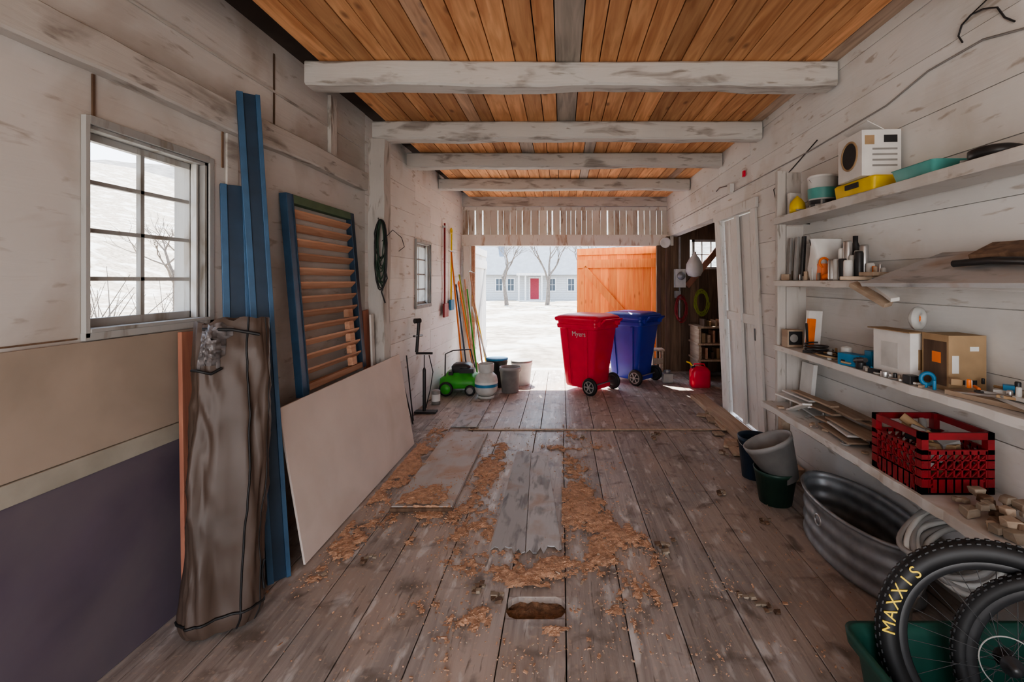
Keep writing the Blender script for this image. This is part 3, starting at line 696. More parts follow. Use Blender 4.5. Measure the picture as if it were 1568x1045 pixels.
q=MB(); q.bx(1.52,1.70,7.60,7.78,0.005,.04,'plank'); q.bx(1.52,1.55,7.60,7.78,.04,.42,'plank'); q.bx(1.67,1.70,7.60,7.78,.04,.42,'plank'); q.bx(1.50,1.72,7.58,7.80,.42,.45,'plank'); q.bx(1.52,1.7,7.59,7.61,.2,.3,'plank'); q.obj('wooden_step_stool',bevel=.003)
q=MB(); q.box((1.66,7.15,.076),(.15,.16,.14),'grey'); q.lathe([(.04,0),(.05,.02),(.05,.04)],(1.66,7.15,.15),'metal'); q.obj('concrete_block',bevel=.006)

# ------------------------------------------------------------------ SHELVES
sh=MB(); YE=3.56
def shelfboard(z,xf,th,y0,y1):
    n=60; rings=[]
    for i in range(n+1):
        y=y0+(y1-y0)*i/n; o=.010*noise.noise(Vector((y*2,z,0)))+.006*noise.noise(Vector((y*9,z,0)))+.004*noise.noise(Vector((y*30,z,0))); b_=xr(z)-.01
        rings.append([(xf+o,y,z-th+o*.6),(b_,y,z-th),(b_,y,z),(xf+o,y,z)])
    sh.loft(rings,'shelf',True,False)
shelfboard(2.09,1.66,.055,.35,YE); shelfboard(1.60,1.66,.04,.35,YE); shelfboard(1.10,1.66,.04,.35,YE); shelfboard(.66,1.56,.045,1.52,YE)
for z0,z1 in((.14,.62),(.66,1.06),(1.10,1.56),(1.60,2.035),(2.09,2.45)):
    sh.bx(1.67,1.735,YE-.04,YE,z0,z1,'postm')
    if z0>.5: sh.bx(1.745,xr(z1)-.012,YE-.03,YE-.008,z0,z1-.01,'postm')
sh.bx(1.67,1.73,YE-.12,YE-.05,0.005,.62,'plank'); sh.bx(1.90,1.945,1.7,1.76,0.005,.62,'plank')
sh.obj('storage_shelf',bevel=.003,origin=False)

Z=2.092
q=MB(); q.lathe([(0,0),(.08,0),(.088,.2),(.092,.2),(.092,.215),(0,.22)],(1.77,3.09,Z),'paper'); q.lathe([(.0865,.06),(.0895,.13)],(1.77,3.09,Z),'teal'); q.lathe([(.0845,.02),(.0862,.05)],(1.77,3.09,Z),'blackp'); q.tube([(1.77+.09*math.cos(a),3.09-.05*math.sin(a),Z+.19-.06*math.sin(a)) for a in [math.pi*k/10 for k in range(11)]],.003,'steel',5); q.obj('paint_bucket')
q=MB(); q.lathe([(0,0),(.05,0),(.055,.03),(.05,.07),(.03,.1),(.018,.11),(0,.13)],(1.72,3.32,Z),'yellow'); q.obj('yellow_spray_bottle')
q=MB(); q.loft([q.rr(1.765,2.62,z,w,d_,.02) for z,w,d_ in((Z,.18,.34),(Z+.07,.19,.36),(Z+.08,.17,.34))],'yellow',True,True); q.box((1.68,2.62,Z+.05),(.03,.12,.03),'black'); q.obj('yellow_tool_case',bevel=.003)
q=MB(); bx0=Matrix.Translation((1.765,2.60,Z+.083))@Matrix.Rotation(math.radians(-4),4,'Z'); q.T=bx0
q.bx(-.115,.09,-.12,.12,0,.25,'paper'); q.lathe([(0,0),(.075,0)],(-.1165,.0,.135),'black',(-1,0,0)); q.torus((-.116,.0,.135),.078,.006,'card',(-1,0,0))
for k in range(4): q.bx(-.06,.07,-.122,-.12,.05+.03*k,.06+.03*k,'grey')
q.bx(-.10,-.05,-.122,-.12,.17,.22,'card'); q.bx(.0,.07,-.122,-.12,.18,.22,'blackp')
q.T=bx0@Matrix.Translation((.0,0,.25))@Matrix.Rotation(.5,4,'Y'); q.bx(-.10,0,-.12,.12,0,.004,'paper')
q.obj('cardboard_box')
q=MB(); q.loft([q.rr(1.765,2.19,z,w,d_,.02) for z,w,d_ in((Z,.15,.24),(Z+.055,.17,.27),(Z+.06,.18,.28),(Z+.056,.17,.27),(Z+.01,.14,.23))],'teal',True,True); q.tube([(1.72,2.15,Z+.03),(1.78,2.2,Z+.075),(1.8,2.27,Z+.08)],.012,'card'); q.obj('teal_storage_tray')
q=MB(); q.lathe([(0,0),(.07,0),(.085,.02),(.085,.045),(.06,.055),(0,.06)],(1.77,1.86,Z),'blackp'); q.obj('round_black_tin')
q=MB(); q.box((1.76,3.44,Z+.085),(.1,.03,.165),'shelf',(0,0,.2)); q.obj('offcut_block',bevel=.003)
q=MB(); q.tube([(1.83,2.84,Z+.01),(1.83,2.86,Z+.28)],.012,'grey'); q.tube([(1.83,2.86,Z+.28),(1.79,2.84,Z+.30)],.016,'blackp'); q.box((1.82,2.88,Z+.1),(.03,.1,.2),'paper',(0,.1,0)); q.obj('caulk_gun')
Z=1.602
q=MB()
for k in range(4): q.box((1.735+.022*(k%2),3.46-.05*k,Z+.16),(.02,.035,.32),'blackp' if k%2 else 'grey',(0,.05,0))
q.obj('level_bars',bevel=.003)
q=MB()
rings=[]
for z,w,d_ in((0,.18,.12),(.08,.2,.13),(.17,.19,.11),(.23,.2,.06),(.28,.22,.03)):
    rings.append([(a[0]+.012*noise.noise(Vector((a[0]*20,a[1]*20,z*9))),a[1]+.012*noise.noise(Vector((a[0]*20,a[1]*20,z*9+5))),Z+z) for a in q.rr(1.79,3.08,0,w,d_,.03)])
q.loft(rings,'paper',True,True); q.obj('paper_bag')
q=MB(); q.loft([[(1.70,2.98,Z+z*1) ,(1.76,2.95,Z+z),(1.75,3.02,Z+z),(1.70,3.04,Z+z)] for z in(0,.11)],'oranged',True,False); q.torus((1.72,2.98,Z+.115),.03,.008,'oranged',(0,1,0),16,6); q.tube([(1.69,2.93,Z+.02),(1.70,2.88,Z+.03)],.018,'oranged',8); q.obj('orange_hand_tool',bevel=.004)
q=MB()
for k in range(12):
    x=1.695+.052*(k%3); y=2.85-.052*(k//3)-.02*(k%3); h=(.13,.2,.16,.13,.24,.18,.13,.15,.21,.12,.17,.10)[k]; q.lathe([(0,0),(.023,0),(.024,.01),(.024,h-.01),(.02,h),(0,h)],(x,y,Z),('steel','lgrey','blackp','paper')[(k*3)%4],seg=18)
q.lathe([(0,0),(.028,0),(.028,.2),(.015,.24),(.015,.28),(0,.28)],(1.86,2.88,Z),'blackp',seg=18)
q.obj('metal_canisters')
q=MB(); q.hexa([(1.57,2.38,1.568),(1.61,1.15,1.575),(1.87,1.15,1.70),(1.87,2.22,1.72),(1.56,2.38,1.586),(1.60,1.15,1.593),(1.86,1.15,1.718),(1.86,2.22,1.738)],'greyp'); q.obj('plywood_offcut',bevel=.002)
M['plankX']=wood('raw_plank_x',(.40,.30,.21),(.58,.47,.37),'X',tvar=.3)
q=MB(); q.box((1.68,2.50,1.613),(.26,.08,.02),'plankX',(0,.0,-.5)); q.box((1.72,2.45,1.635),(.22,.08,.02),'plank',(0,.0,.3))
q.box((1.60,2.36,1.53),(.05,.22,.025),'plank',(.5,-.2,.2)); q.box((1.63,2.30,1.545),(.04,.2,.02),'shelf',(.4,-.2,-.2)); q.obj('lumber_offcuts',bevel=.002)
q=MB()
q.tube([(1.68,1.95,1.672),(1.7,1.8,1.68),(1.68,1.65,1.672),(1.64,1.5,1.655)],.015,'blackp',10); q.box((1.78,1.75,1.72),(.14,.3,.03),'darkwood',(0,-.4,.2)); q.obj('black_pipe')
Z=1.102
q=MB(); q.box((1.735,3.42,Z+.065),(.12,.09,.13),'plank'); q.box((1.735,3.373,Z+.07),(.10,.004,.10),'blackp'); q.lathe([(0,0),(.03,0),(.03,.006),(0,.006)],(1.72,3.371,Z+.07),'grey',(0,-1,0)); q.obj('small_radio',bevel=.004)
q=MB(); q.box((1.78,3.22,Z+.145),(.11,.03,.28),'paper',(.05,.05,.2)); q.box((1.745,3.19,Z+.13),(.05,.03,.2),'oranged',(0,.1,.2)); q.tube([(1.72,3.18,Z+.02),(1.70,3.16,Z+.2)],.008,'black'); q.obj('hacksaw',bevel=.003)
q=MB(); path=[(1.70+.06*math.sin(i*.7)+.03*math.sin(i*.31),3.05-.02*i*.6+.04*math.cos(i*.9),Z+.012+.02*abs(math.sin(i*.5))) for i in range(34)]; q.tube(path,.006,'card',6); q.tube([(a+.02,b_+.03,c+.004) for a,b_,c in path[::-1]],.005,'black',6)
path=[(1.69+.07*math.sin(i*.5),3.02+.07*math.cos(i*.5),Z+.02+.0015*i) for i in range(40)]; q.tube(path,.006,'blackp',6); q.obj('tangled_cable')
q=MB(); q.box((1.70,2.66,Z+.035),(.07,.14,.07),'bright_blue',(0,0,.3)); q.lathe([(0,0),(.03,0),(.03,.09),(0,.1)],(1.74,2.78,Z),'lgrey'); q.box((1.76,2.58,Z+.05),(.05,.06,.1),'bright_blue'); q.tube([(1.68,2.6,Z+.04),(1.67,2.5,Z+.06)],.014,'blackp'); q.lathe([(0,0),(.025,0),(.025,.06),(0,.065)],(1.69,2.57,Z),'blackp'); q.obj('power_drill',bevel=.004)
q=MB(); q.bx(1.70,1.90,2.22,2.48,Z,Z+.24,'paper'); q.bx(1.699,1.7,2.30,2.42,Z+.05,Z+.18,'lgrey'); q.bx(1.68,1.78,2.20,2.5,Z+.241,Z+.246,'card'); q.bx(1.74,1.86,2.218,2.22,Z+.06,Z+.16,'card'); q.obj('shipping_box',bevel=.002)
q=MB(); q.bx(1.735,1.905,2.04,2.19,Z,Z+.25,'card'); q.bx(1.83,1.87,2.038,2.04,Z+.18,Z+.2,'paper') ; q.bx(1.75,1.78,2.038,2.04,Z+.08,Z+.16,'paper'); q.bx(1.80,1.86,2.036,2.04,Z+.03,Z+.05,'blackp'); q.bx(1.734,1.735,2.05,2.18,Z+.02,Z+.22,'darkwood'); q.bx(1.733,1.734,2.08,2.13,Z+.12,Z+.17,'oranged'); q.obj('product_box',bevel=.002)
q=MB(); q.torus((1.80,2.30,Z+.306),.038,.022,'lgrey',(.5,-1,0),30,10); q.torus((1.80,2.30,Z+.306),.018,.006,'oranged',(.5,-1,0)); q.obj('twine_roll')
q=MB(); q.torus((1.705,2.12,Z+.04),.026,.009,'bright_blue',(-.3,-1,0)); q.box((1.69,2.2,Z+.02),(.05,.05,.04),'blackp'); q.lathe([(0,0),(.02,0),(.02,.03),(0,.03)],(1.67,2.35,Z),'steel'); q.box((1.68,2.44,Z+.012),(.03,.06,.024),'blackp',(0,0,.4)); q.obj('tape_measure',bevel=.003)
q=MB(); q.box((1.76,1.86,Z+.010),(.1,.3,.02),'plank',(0,0,.2)); q.box((1.74,1.68,Z+.03),(.08,.34,.015),'shelf',(0,0,-.3)); q.box((1.78,1.55,Z+.052),(.1,.18,.02),'plank',(0,0,.1)); q.tube([(1.7,2.0,Z+.01),(1.7,1.75,Z+.05)],.006,'steel'); q.lathe([(0,0),(.012,0),(.012,.1),(0,.1)],(1.76,1.84,Z+.035),'blackp',(1,.3,0),14); q.obj('scrap_wood')
# small hardware scattered along the shelves
def clutter(name,items,x0,x1,y0,y1,z,mats,smax=.03,hmax=.05):
    q=MB()
    for k in range(items):
        x,y=U(x0,x1),U(y0,y1); m=random.choice(mats); kind=random.random()
        if kind<.35: r=U(.006,smax*.6); h=U(.015,hmax); q.lathe([(0,0),(r,0),(r,h),(r*.8,h+.004),(0,h+.004)],(x,y,z),m,seg=14)
        elif kind<.7: s3=(U(.012,smax*1.5),U(.02,smax*3),U(.008,hmax*.6)); q.box((x,y,z+s3[2]/2),s3,m,(0,0,U(-1.2,1.2)))
        elif kind<.85: a=U(0,3.1); l=U(.03,.07); q.tube([(x-l*math.cos(a)*.5,y-l*math.sin(a),z+.007),(x+l*math.cos(a)*.5,y+l*math.sin(a),z+.007)],.006,m,8)
        else: q.torus((x,y,z+.006),U(.012,.025),.005,m,seg=20,sg=6)
    return q.obj(name,bevel=.001)
allm=['blackp','grey','steel','plank','card','lgrey','oranged','bright_blue','paper','rock']
clutter('assorted_hardware',34,1.68,1.84,2.52,3.36,1.102,allm,.03,.07)
clutter('assorted_hardware',16,1.675,1.70,2.05,2.50,1.102,allm,.016,.04)
clutter('assorted_hardware',26,1.68,1.86,1.55,2.0,1.145,allm,.028,.05)
clutter('assorted_hardware',22,1.68,1.84,2.9,3.5,1.602,allm,.026,.12)
clutter('assorted_hardware',14,1.68,1.84,2.36,2.62,1.602,allm,.024,.09)
clutter('assorted_hardware',16,1.68,1.84,2.95,3.4,2.092,['paper','card','grey','yellow','blackp'],.024,.07)
clutter('assorted_hardware',12,1.68,1.84,1.5,2.0,2.092,['card','grey','blackp','plank'],.024,.05)
clutter('assorted_hardware',30,1.60,1.84,2.36,3.45,.665,['plank','rock','grey','card','steel','blackp'],.03,.05)
Z=.662
q=MB()
for k in range(12): q.box((U(1.68,1.82),U(2.6,3.3),Z+.008+.012*k),(U(.05,.12),U(.25,.45),.011),'plank' if k%3 else 'shelf',(0,0,U(-.15,.15)))
q.obj('scrap_boards')
q=MB(); q.beam((1.66,3.3,Z+.0),(1.62,3.0,Z+.12),.06,.012,'shelf'); q.box((1.84,3.4,Z+.17),(.03,.16,.3),'paper',(0,.1,0)); q.obj('leaning_trim_piece')
q=MB(); x0,x1,y0,y1,z0,z1=1.575,1.895,1.99,2.31,Z,Z+.27; th=.012
for a,b_ in((x0,y0),(x1-.03,y0),(x0,y1-.03),(x1-.03,y1-.03)): q.bx(a,a+.03,b_,b_+.03,z0,z1,'crate')
def side(ax,fixed,a0,a1):
    def bb(u0,u1,w0,w1):
        if ax=='x': q.bx(fixed,fixed+th,u0,u1,w0,w1,'crate')
        else: q.bx(u0,u1,fixed,fixed+th,w0,w1,'crate')
    bb(a0,a1,z0,z0+.03); bb(a0,a1,z1-.03,z1); bb(a0,a1,z1-.095,z1-.075); bb(a0+.05,a1-.05,z0+.03,z0+.075)
    n=9
    for k in range(1,n):
        u=a0+(a1-a0)*k/n; bb(u-.004,u+.004,z0,z1-.08)
    for k in(1,2,3): w=z0+.03+k*.04; bb(a0,a1,w-.003,w+.003)
    for k in range(-3,n):
        u0=a0+(a1-a0)*k/n; u1=u0+.16
        aa=max(u0,a0);cc=min(u1,a1)
        if cc-aa<.03: continue
        wa=z0+.03+(aa-u0);wc=z0+.03+(cc-u0)
        if ax=='x': q.beam((fixed+.006,aa,wa),(fixed+.006,cc,wc),.006,.006,'crate')
        else: q.beam((aa,fixed+.006,wa),(cc,fixed+.006,wc),.006,.006,'crate')
side('x',x0,y0,y1);side('x',x1-th,y0,y1);side('y',y0,x0,x1);side('y',y1-th,x0,x1)
for k in range(7): q.bx(x0,x1,y0+k*.045,y0+k*.045+.012,z0,z0+.008,'crate')
for k in range(16):
    q.box((U(x0+.09,x1-.09),U(y0+.09,y1-.09),z0+.02+.014*k),(U(.05,.14),U(.04,.12),U(.01,.03)),random.choice(['plank','grey','card','paper','lgrey','blackp']),(U(-.4,.4),U(-.4,.4),U(0,3)))
q.tube([(x0+.08,y0+.08,z0+.12),(x0+.2,y0+.25,z1-.02)],.018,'grey'); q.tube([(x0+.25,y0+.08,z0+.12),(x0+.1,y0+.25,z1+.0)],.022,'card')
q.obj('milk_crate')
q=MB()
for k in range(34):
    c=(U(1.61,1.84),U(1.56,1.93),Z+.02+(.03 if k>18 else 0)); s_=U(.012,.026)
    q.hexa([tuple(c[a]+s_*U(.6,1.3)*d_[a]*(1 if a<2 else .7) for a in range(3)) for d_ in((-1,-1,-1),(1,-1,-1),(1,1,-1),(-1,1,-1),(-1,-1,1),(1,-1,1),(1,1,1),(-1,1,1))],random.choice(['rock','darkwood','rock','plank']))
q.obj('rubble_scraps',bevel=.004)

# ------------------------------------------------------------------ RIGHT FLOOR
bucket('blue_bucket',(1.58,3.72,0.0),.10,.13,.33,'blued')
bucket('dark_green_pot',(1.55,3.30,0),.11,.145,.24,'dgreen',False)
bucket('grey_planter_pot',(1.60,3.26,.17),.10,.17,.30,'grey',False,tilt=(-.40,.15,1))
q=MB(); cx,cy,ax_,ay=1.70,2.62,.205,.44
def el(r,z): return [(cx+(ax_+r)*math.cos(a),cy+(ay+r)*math.sin(a),z) for a in [2*math.pi*k/72 for k in range(72)]]
pr=[(-.012,0.003),(-.008,.01)]
for k in range(31): z=.015+.27*k/30; pr.append((-.006+.006*math.sin(z*2*math.pi/.085),z))
pr+=[(.0,.295),(.012,.298),(.016,.308),(.008,.318),(-.004,.312),(-.010,.295)]
pr+=[(-.014+.006*math.sin((.285-.27*k/30)*2*math.pi/.085),.285-.27*k/30) for k in range(31)]
q.loft([el(r,z) for r,z in pr],'metal',False,True)
q.add(el(-.012,.004),[tuple(range(72))],'metal'); q.add(el(-.012,.012),[tuple(range(72))],'metal')
q.torus((cx-ax_-.02,cy,.22),.03,.005,'steel',(1,0,0),20,6)
q.obj('galvanized_stock_tank')
q=MB()
for k in range(6):
    path=[]
    for i in range(33):
        a=2*math.pi*i/32
        path.append((1.70+(.120+.016*k)*math.cos(a),1.93+.012*k+.12*math.sin(a)+.012*math.sin(3*a+k),.40+.022*k+.08*math.sin(a+.5+.15*k)+.014*math.sin(2*a+k)))
    q.tube(path,.012,'grey' if k%2 else 'lgrey',10,False)
q.tube([(1.58,1.9,.43),(1.50,1.88,.36),(1.45,1.9,.22),(1.46,1.92,.02)],.012,'grey',10)
q.obj('flexible_conduit_coil')
q=MB(); cx,cy=1.37,1.27
q.loft([q.rr(cx,cy,z,w,d_,.05,5) for z,w,d_ in((0.003,.66,.46),(.01,.68,.48),(.38,.78,.55),(.385,.82,.59),(.425,.83,.60),(.425,.80,.57),(.39,.765,.535),(.02,.66,.46))],'toteg',False,True)
q.add(q.rr(cx,cy,.012,.67,.47,.05,5),[tuple(range(24))],'toteg')
q.obj('storage_tote')
def wheel(name,c,axis,Rt,rt,letters=None):
    q=MB(); c=Vector(c); ax=Vector(axis).normalized(); qq=Vector((0,0,1)).rotation_difference(ax)
    q.torus(c,Rt-rt,rt,'black',ax,96,14)
    n=84
    for k in range(n):
        for dz,da in((-.55,0),(.55,.5),(0,.25)):
            a=2*math.pi*(k+da)/n; rr_=Rt-rt+rt*math.cos(dz*1.3)+.0003
            p_=c+qq@Vector((rr_*math.cos(a),rr_*math.sin(a),rt*math.sin(dz*1.3)))
            mt=qq.to_matrix()@Matrix.Rotation(a,3,'Z'); e=mt.to_euler()
            q.box(p_,(.004,.011,.011),'black',tuple(e))
    rim=Rt-2*rt
    q.lathe([(rim+.006,-.014),(rim-.004,-.015),(rim-.018,-.008),(rim-.022,0),(rim-.018,.008),(rim-.004,.015),(rim+.006,.014)],c,'blackp',ax,96)
    q.lathe([(0,-.055),(.012,-.055),(.012,-.03),(.028,-.028),(.028,-.02),(.014,-.015),(.014,.015),(.028,.02),(.028,.028),(.012,.03),(.012,.055),(0,.055)],c,'blackp',ax,24)
    q.torus(c+ax*.02,.075,.002,'grey',ax,40,6)
    for k in range(32):
        a=2*math.pi*k/32; s_=1 if k%2 else -1; b_=a+(.5 if (k//2)%2 else -.5)
        q.tube([c+qq@Vector((.026*math.cos(b_),.026*math.sin(b_),s_*.024)),c+qq@Vector(((rim-.015)*math.cos(a),(rim-.015)*math.sin(a),0))],.0011,'blackp',5)
    o=q.obj(name)
    if letters:
        up=Vector((0,0,1)); up=(up-ax*up.dot(ax)).normalized(); rt_=up.cross(ax).normalized()
        st,dl=letters[1],letters[2]
        for i,ch in enumerate(letters[0]):
            a=math.radians(st-dl*i); rad=up*math.sin(a)+rt_*math.cos(a); tang=rad.cross(ax).normalized()
            rm=Matrix((tang,rad,ax)).transposed()
            text(o,ch,.050,c+rad*(Rt-rt)+ax*(rt+.0015),rm,'yellow',.0015,'letter')
    return o
wheel('bicycle_wheel',(1.345,1.37,.45),(-.42,-.9,.20),.335,.033,('MAXXIS',176,7.6))
wheel('bicycle_wheel',(1.50,1.25,.43),(-.62,-.78,.10),.33,.022)

q=MB()
def wire(pts,r=.005,m='grey'):
    q.tube([(xr(z)-.008,y,z) for y,z in pts],r,m,6)
wire([(.9,2.2),(1.6,2.55),(2.0,2.66),(2.3,2.66),(2.6,2.60),(3.4,2.57),(5.0,2.56),(7.6,2.55)])
wire([(1.86,2.66),(1.90,2.70),(1.93,2.76),(1.99,2.79),(2.05,2.80),(2.10,2.78),(2.12,2.74),(2.10,2.70)],.004,'blackp')
wire([(2.05,2.80),(1.9,2.84),(1.85,2.83),(1.82,2.80),(1.84,2.74)],.003,'blackp')
wire([(3.45,2.03),(3.9,2.1),(4.0,2.4),(3.3,2.62)],.004,'black')
q.obj('electrical_cable')
q=MB(); q.box((1.838,4.95,2.60),(.045,.09,.1),'paper'); q.tube([(1.838,4.95,2.64),(1.838,5.3,2.68),(1.838,5.4,2.66)],.006,'blackp'); q.box((1.842,4.6,2.68),(.02,.04,.06),'red'); q.obj('junction_box',bevel=.003)

# ------------------------------------------------------------------ EXTERIOR
def door_leaf(name,p0,p1,mat,z0=.03,z1=2.22,side=1):
    q=MB(); p0=Vector(p0);p1=Vector(p1); L=(p1-p0).length; d=(p1-p0).normalized(); n=Vector((d.y,-d.x,0))*side
    T=Matrix(((d.x,n.x,0,p0.x),(d.y,n.y,0,p0.y),(0,0,1,0),(0,0,0,1))); q.T=T
    w=.165; nb=int(L/w); w=L/nb
    for k in range(nb): q.bx(k*w+.003,(k+1)*w-.003,0,.025,z0,z1+U(-.004,.004),mat)
    for z in(z0+.18,z1-.38): q.bx(.02,L-.02,.026,.05,z,z+.16,mat)
    q.bx(.02,L-.02,.026,.05,z1-.13,z1-.0,mat)
    q.beam(Vector((.1,.038,z0+.34)),Vector((L-.15,.038,z1-.38)),.024,.14,mat,up=(0,0,1)) 
    return q.obj(name)
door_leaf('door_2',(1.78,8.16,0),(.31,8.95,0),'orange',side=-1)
door_leaf('door_3',(-1.60,8.16,0),(-1.62,9.60,0),'whiteZ',side=1)

gm,nt,b=newmat('gravel_and_dry_ground')
tc=nd(nt,'ShaderNodeTexCoord'); n1=noi(nt,tc.outputs['Object'],.5,9,.6); n2=noi(nt,tc.outputs['Object'],3,9)
col=mixc(nt,ramp(nt,n2,.35,.65),(.20,.165,.125),(.42,.365,.30)); col=mixc(nt,ramp(nt,n1,.50,.60,(0,0,0),(.8,.8,.8)),col,(.56,.54,.50))
nt.links.new(col,b.inputs['Base Color']); b.inputs['Roughness'].default_value=.9; bumpn(nt,b,n2,.6,.08); M['ground']=gm
g_=MB(); vs=[];fs=[]
NX,NY=90,90
for j in range(NY+1):
    for i in range(NX+1):
        u=(i/NX-.5)*2; v=(j/NY-.5)*2; x=120*u*abs(u)**1.2; y=8+120*v*abs(v)**1.2
        z=-.16-.10*min(1,max(0,(y-9)/10))+.10*noise.noise(Vector((x*.7,y*.7,0)))*(1 if (y>9.8 or abs(x)>4.5) else 0)
        if x<-25: z+=(-x-25)*.28*min(1,(-x-25)/20)
        if y>60: z+=(y-60)*.10
        vs.append((x,y,z))
for j in range(NY):
    for i in range(NX): a=j*(NX+1)+i; fs.append((a,a+1,a+NX+2,a+NX+1))
g_.add(vs,fs,'ground',None,True); g_.obj('ground',origin=False)
q=MB(); q.bx(-1.8,1.95,8.125,8.5,-.2,-.03,'lgrey'); q.obj('threshold_slab',bevel=.01)
M['siding']=simple('white_siding',(.46,.48,.50),.7,var=.04); M['roof']=simple('grey_roof',(.15,.17,.20),.8,var=.12,scale=2); M['wing']=simple('dark_window',(.03,.05,.07),.25); M['rdoor']=simple('red_front_door',(.26,.01,.03),.5); M['ext_trim']=simple('house_trim',(.60,.60,.60),.6)
q=MB(); Yh=43; q.bx(-9,7,Yh,Yh+8,-.35,2.25,'siding')
for k in range(14): q.bx(-9.02,7.02,Yh-.02,Yh,-.2+k*.17,-.18+k*.17,'grey')
q.hexa([(-9.4,Yh-.5,2.15),(7.4,Yh-.5,2.15),(7.4,Yh+8.5,2.15),(-9.4,Yh+8.5,2.15),(-9.4,Yh+3.6,5.2),(7.4,Yh+3.6,5.2),(7.4,Yh+4.4,5.2),(-9.4,Yh+4.4,5.2)],'roof')
for x in(-8.1,-5.9,-4.8,-.9,.9,3.2,5.2):
    q.bx(x-.38,x+.38,Yh-.06,Yh,.55,1.85,'ext_trim'); q.bx(x-.28,x+.28,Yh-.08,Yh-.05,.65,1.75,'wing'); q.bx(x-.02,x+.02,Yh-.1,Yh-.06,.65,1.75,'ext_trim'); q.bx(x-.28,x+.28,Yh-.1,Yh-.06,1.18,1.22,'ext_trim')
q.bx(-3.1,-2.0,Yh-.08,Yh,-.2,1.95,'ext_trim'); q.bx(-2.95,-2.15,Yh-.12,Yh-.06,-.15,1.8,'rdoor')
for x in(-3.9,-3.3,-1.8,-1.2): q.bx(x-.07,x+.07,Yh-1.6,Yh-1.46,-.3,2.1,'ext_trim')
q.bx(-4.1,-1.0,Yh-1.7,Yh,2.05,2.3,'ext_trim'); q.bx(-4.1,-1.0,Yh-1.7,Yh,-.35,-.2,'lgrey')
q.bx(-6.5,-6.0,Yh+3.5,Yh+4.2,4.9,6.3,'crate')
q.obj('farmhouse')
M['bark']=simple('bark',(.15,.125,.105),.9,var=.3)
def tree(name,x,y,z,h,seed):
    rnd=random.Random(seed); q=MB()
    def br(p,d,L,r,lv):
        pts=[p]; dd=d.copy(); n=4
        for i in range(n):
            dd=(dd+Vector((rnd.uniform(-.15,.15),rnd.uniform(-.15,.15),rnd.uniform(-.02,.12)))).normalized(); pts.append(pts[-1]+dd*L/n)
        q.tube(pts,[r*(1-.45*i/n) for i in range(n+1)],'bark',6 if lv<2 else 4,False)
        if lv<5:
            for k in range(3 if lv<4 else 2):
                a=rnd.uniform(0,6.28); s_=dd.orthogonal().normalized(); s_=Matrix.Rotation(a,3,dd)@s_
                br(pts[-1 if k else 3],(dd+s_*rnd.uniform(.45,.9)).normalized(),L*rnd.uniform(.6,.8),r*.52,lv+1)
    br(Vector((x,y,z)),Vector((0,0,1)),h*.28,h*.022,0); return q.obj(name)
tree('bare_tree',-4.1,34,-.35,8,1); tree('bare_tree',-1.1,34,-.35,8.5,2); tree('bare_tree',1.8,33,-.35,8,5); tree('bare_tree',-12,36,-.3,10,3)
tree('bare_tree',-13.5,11.5,-.2,5,7); tree('bare_tree',-20,17,-.2,7,8); tree('bare_tree',-22,26,-.2,8,9)
rnd=random.Random(4); q=MB()
for k in range(160):
    x=-6.5+rnd.uniform(-2,2); y=6.5+rnd.uniform(-3,2.5); p0=Vector((x,y,-.2)); d=Vector((rnd.uniform(-.4,.4),rnd.uniform(-.4,.4),1)).normalized()
    L=rnd.uniform(.8,1.9); p1=p0+d*L*.6; p2=p1+(d+Vector((rnd.uniform(-.5,.5),rnd.uniform(-.5,.5),0))).normalized()*L*.5; p3=p1+(d+Vector((rnd.uniform(-.6,.6),rnd.uniform(-.6,.6),0))).normalized()*L*.4
    q.tube([p0,p1,p2],[.008,.006,.003],'bark',4,False); q.tube([p1,p3],[.005,.002],'bark',4,False)
q.obj('bare_shrub')
M['hill']=simple('wooded_hill',(.20,.19,.18),.95,var=.35,scale=.5)
vs=[];fs=[];n=110
for j in range(13):
    for i in range(n+1):
        a=math.radians(35+185*i/n); rr_=85+j*9; zz=-1+j*3.2+5*noise.noise(Vector((i*.12,j*.3,2)))*(j/8)+1.0*noise.noise(Vector((i*1.3,j*1.1,6)))
        vs.append((rr_*math.cos(a),20+rr_*math.sin(a),zz))
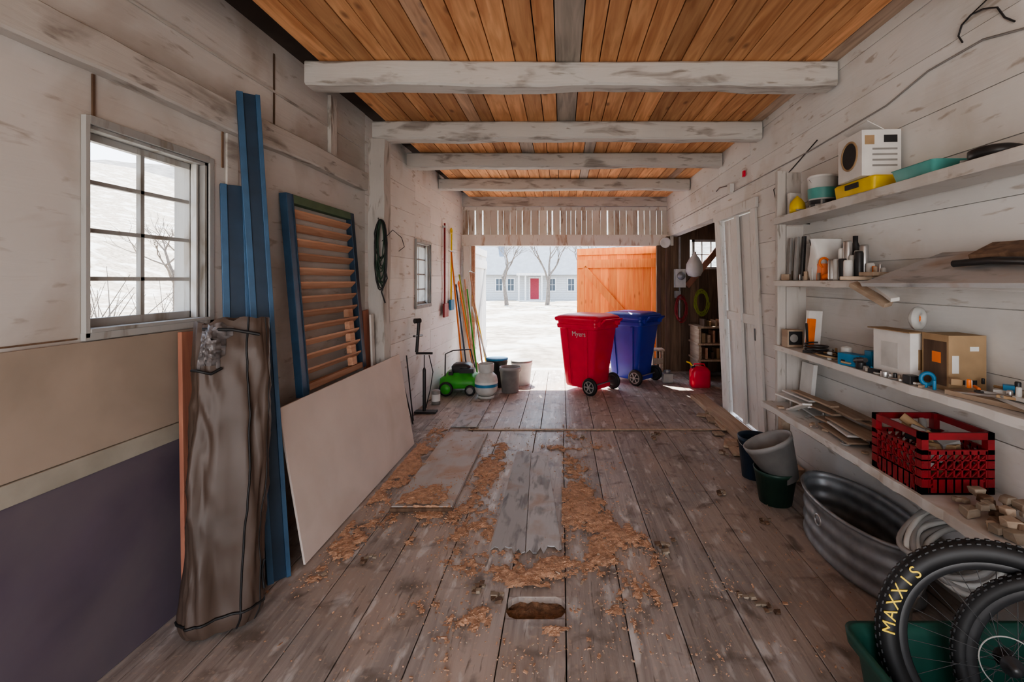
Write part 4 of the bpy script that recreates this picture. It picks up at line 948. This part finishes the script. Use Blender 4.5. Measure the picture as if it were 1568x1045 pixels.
for j in range(12):
    for i in range(n): a=j*(n+1)+i; fs.append((a,a+1,a+n+2,a+n+1))
q=MB(); q.add(vs,fs,'hill',None,True); q.obj('wooded_hill',origin=False)

# ------------------------------------------------------------------ LIGHT
wd_=bpy.data.worlds.new('sky'); SC.world=wd_; wd_.use_nodes=True; nt=wd_.node_tree
bg=nt.nodes['Background']; tc=nd(nt,'ShaderNodeTexCoord'); sp=nd(nt,'ShaderNodeSeparateXYZ'); nt.links.new(tc.outputs['Generated'],sp.inputs[0])
r=nd(nt,'ShaderNodeValToRGB'); e=r.color_ramp.elements; e[0].position=0; e[0].color=(.94,.96,1,1); e[1].position=.6; e[1].color=(.60,.76,1,1)
nt.links.new(sp.outputs[2],r.inputs[0]); nt.links.new(r.outputs[0],bg.inputs[0]); bg.inputs[1].default_value=3.0
sd=bpy.data.lights.new('sun','SUN'); sd.energy=12; sd.angle=.01; sd.color=(1,.93,.82)
so=bpy.data.objects.new('sun',sd); SC.collection.objects.link(so)
dirv=Vector((-.22,.97,1.45)).normalized(); so.rotation_euler=dirv.to_track_quat('Z','Y').to_euler(); so.location=(-3,15,20)
# added fill lamp behind the camera, brightens the interior
ad=bpy.data.lights.new('rear_fill_lamp','AREA'); ad.shape='RECTANGLE'; ad.size=2.5; ad.size_y=2.3; ad.energy=36; ad.color=(1,.94,.88)
ao=bpy.data.objects.new('rear_fill_lamp',ad); SC.collection.objects.link(ao); ao.location=(0,-2.35,1.3); ao.rotation_euler=(math.radians(90),0,0)

# ------------------------------------------------------------------ CAMERA
cd=bpy.data.cameras.new('camera'); cd.sensor_width=36; cd.lens=36*1045/2352; cd.shift_x=-(1290-1176)/2352; cd.shift_y=-(784-645)/2352; cd.clip_start=.05; cd.clip_end=500
co=bpy.data.objects.new('camera',cd); SC.collection.objects.link(co); co.location=(0,0,1.6); co.rotation_euler=(math.radians(90),0,0)
SC.camera=co
SC.view_settings.view_transform='AgX'
try: SC.view_settings.look='AgX - Medium High Contrast'
except Exception as ex: print(ex)
SC.view_settings.exposure=.85
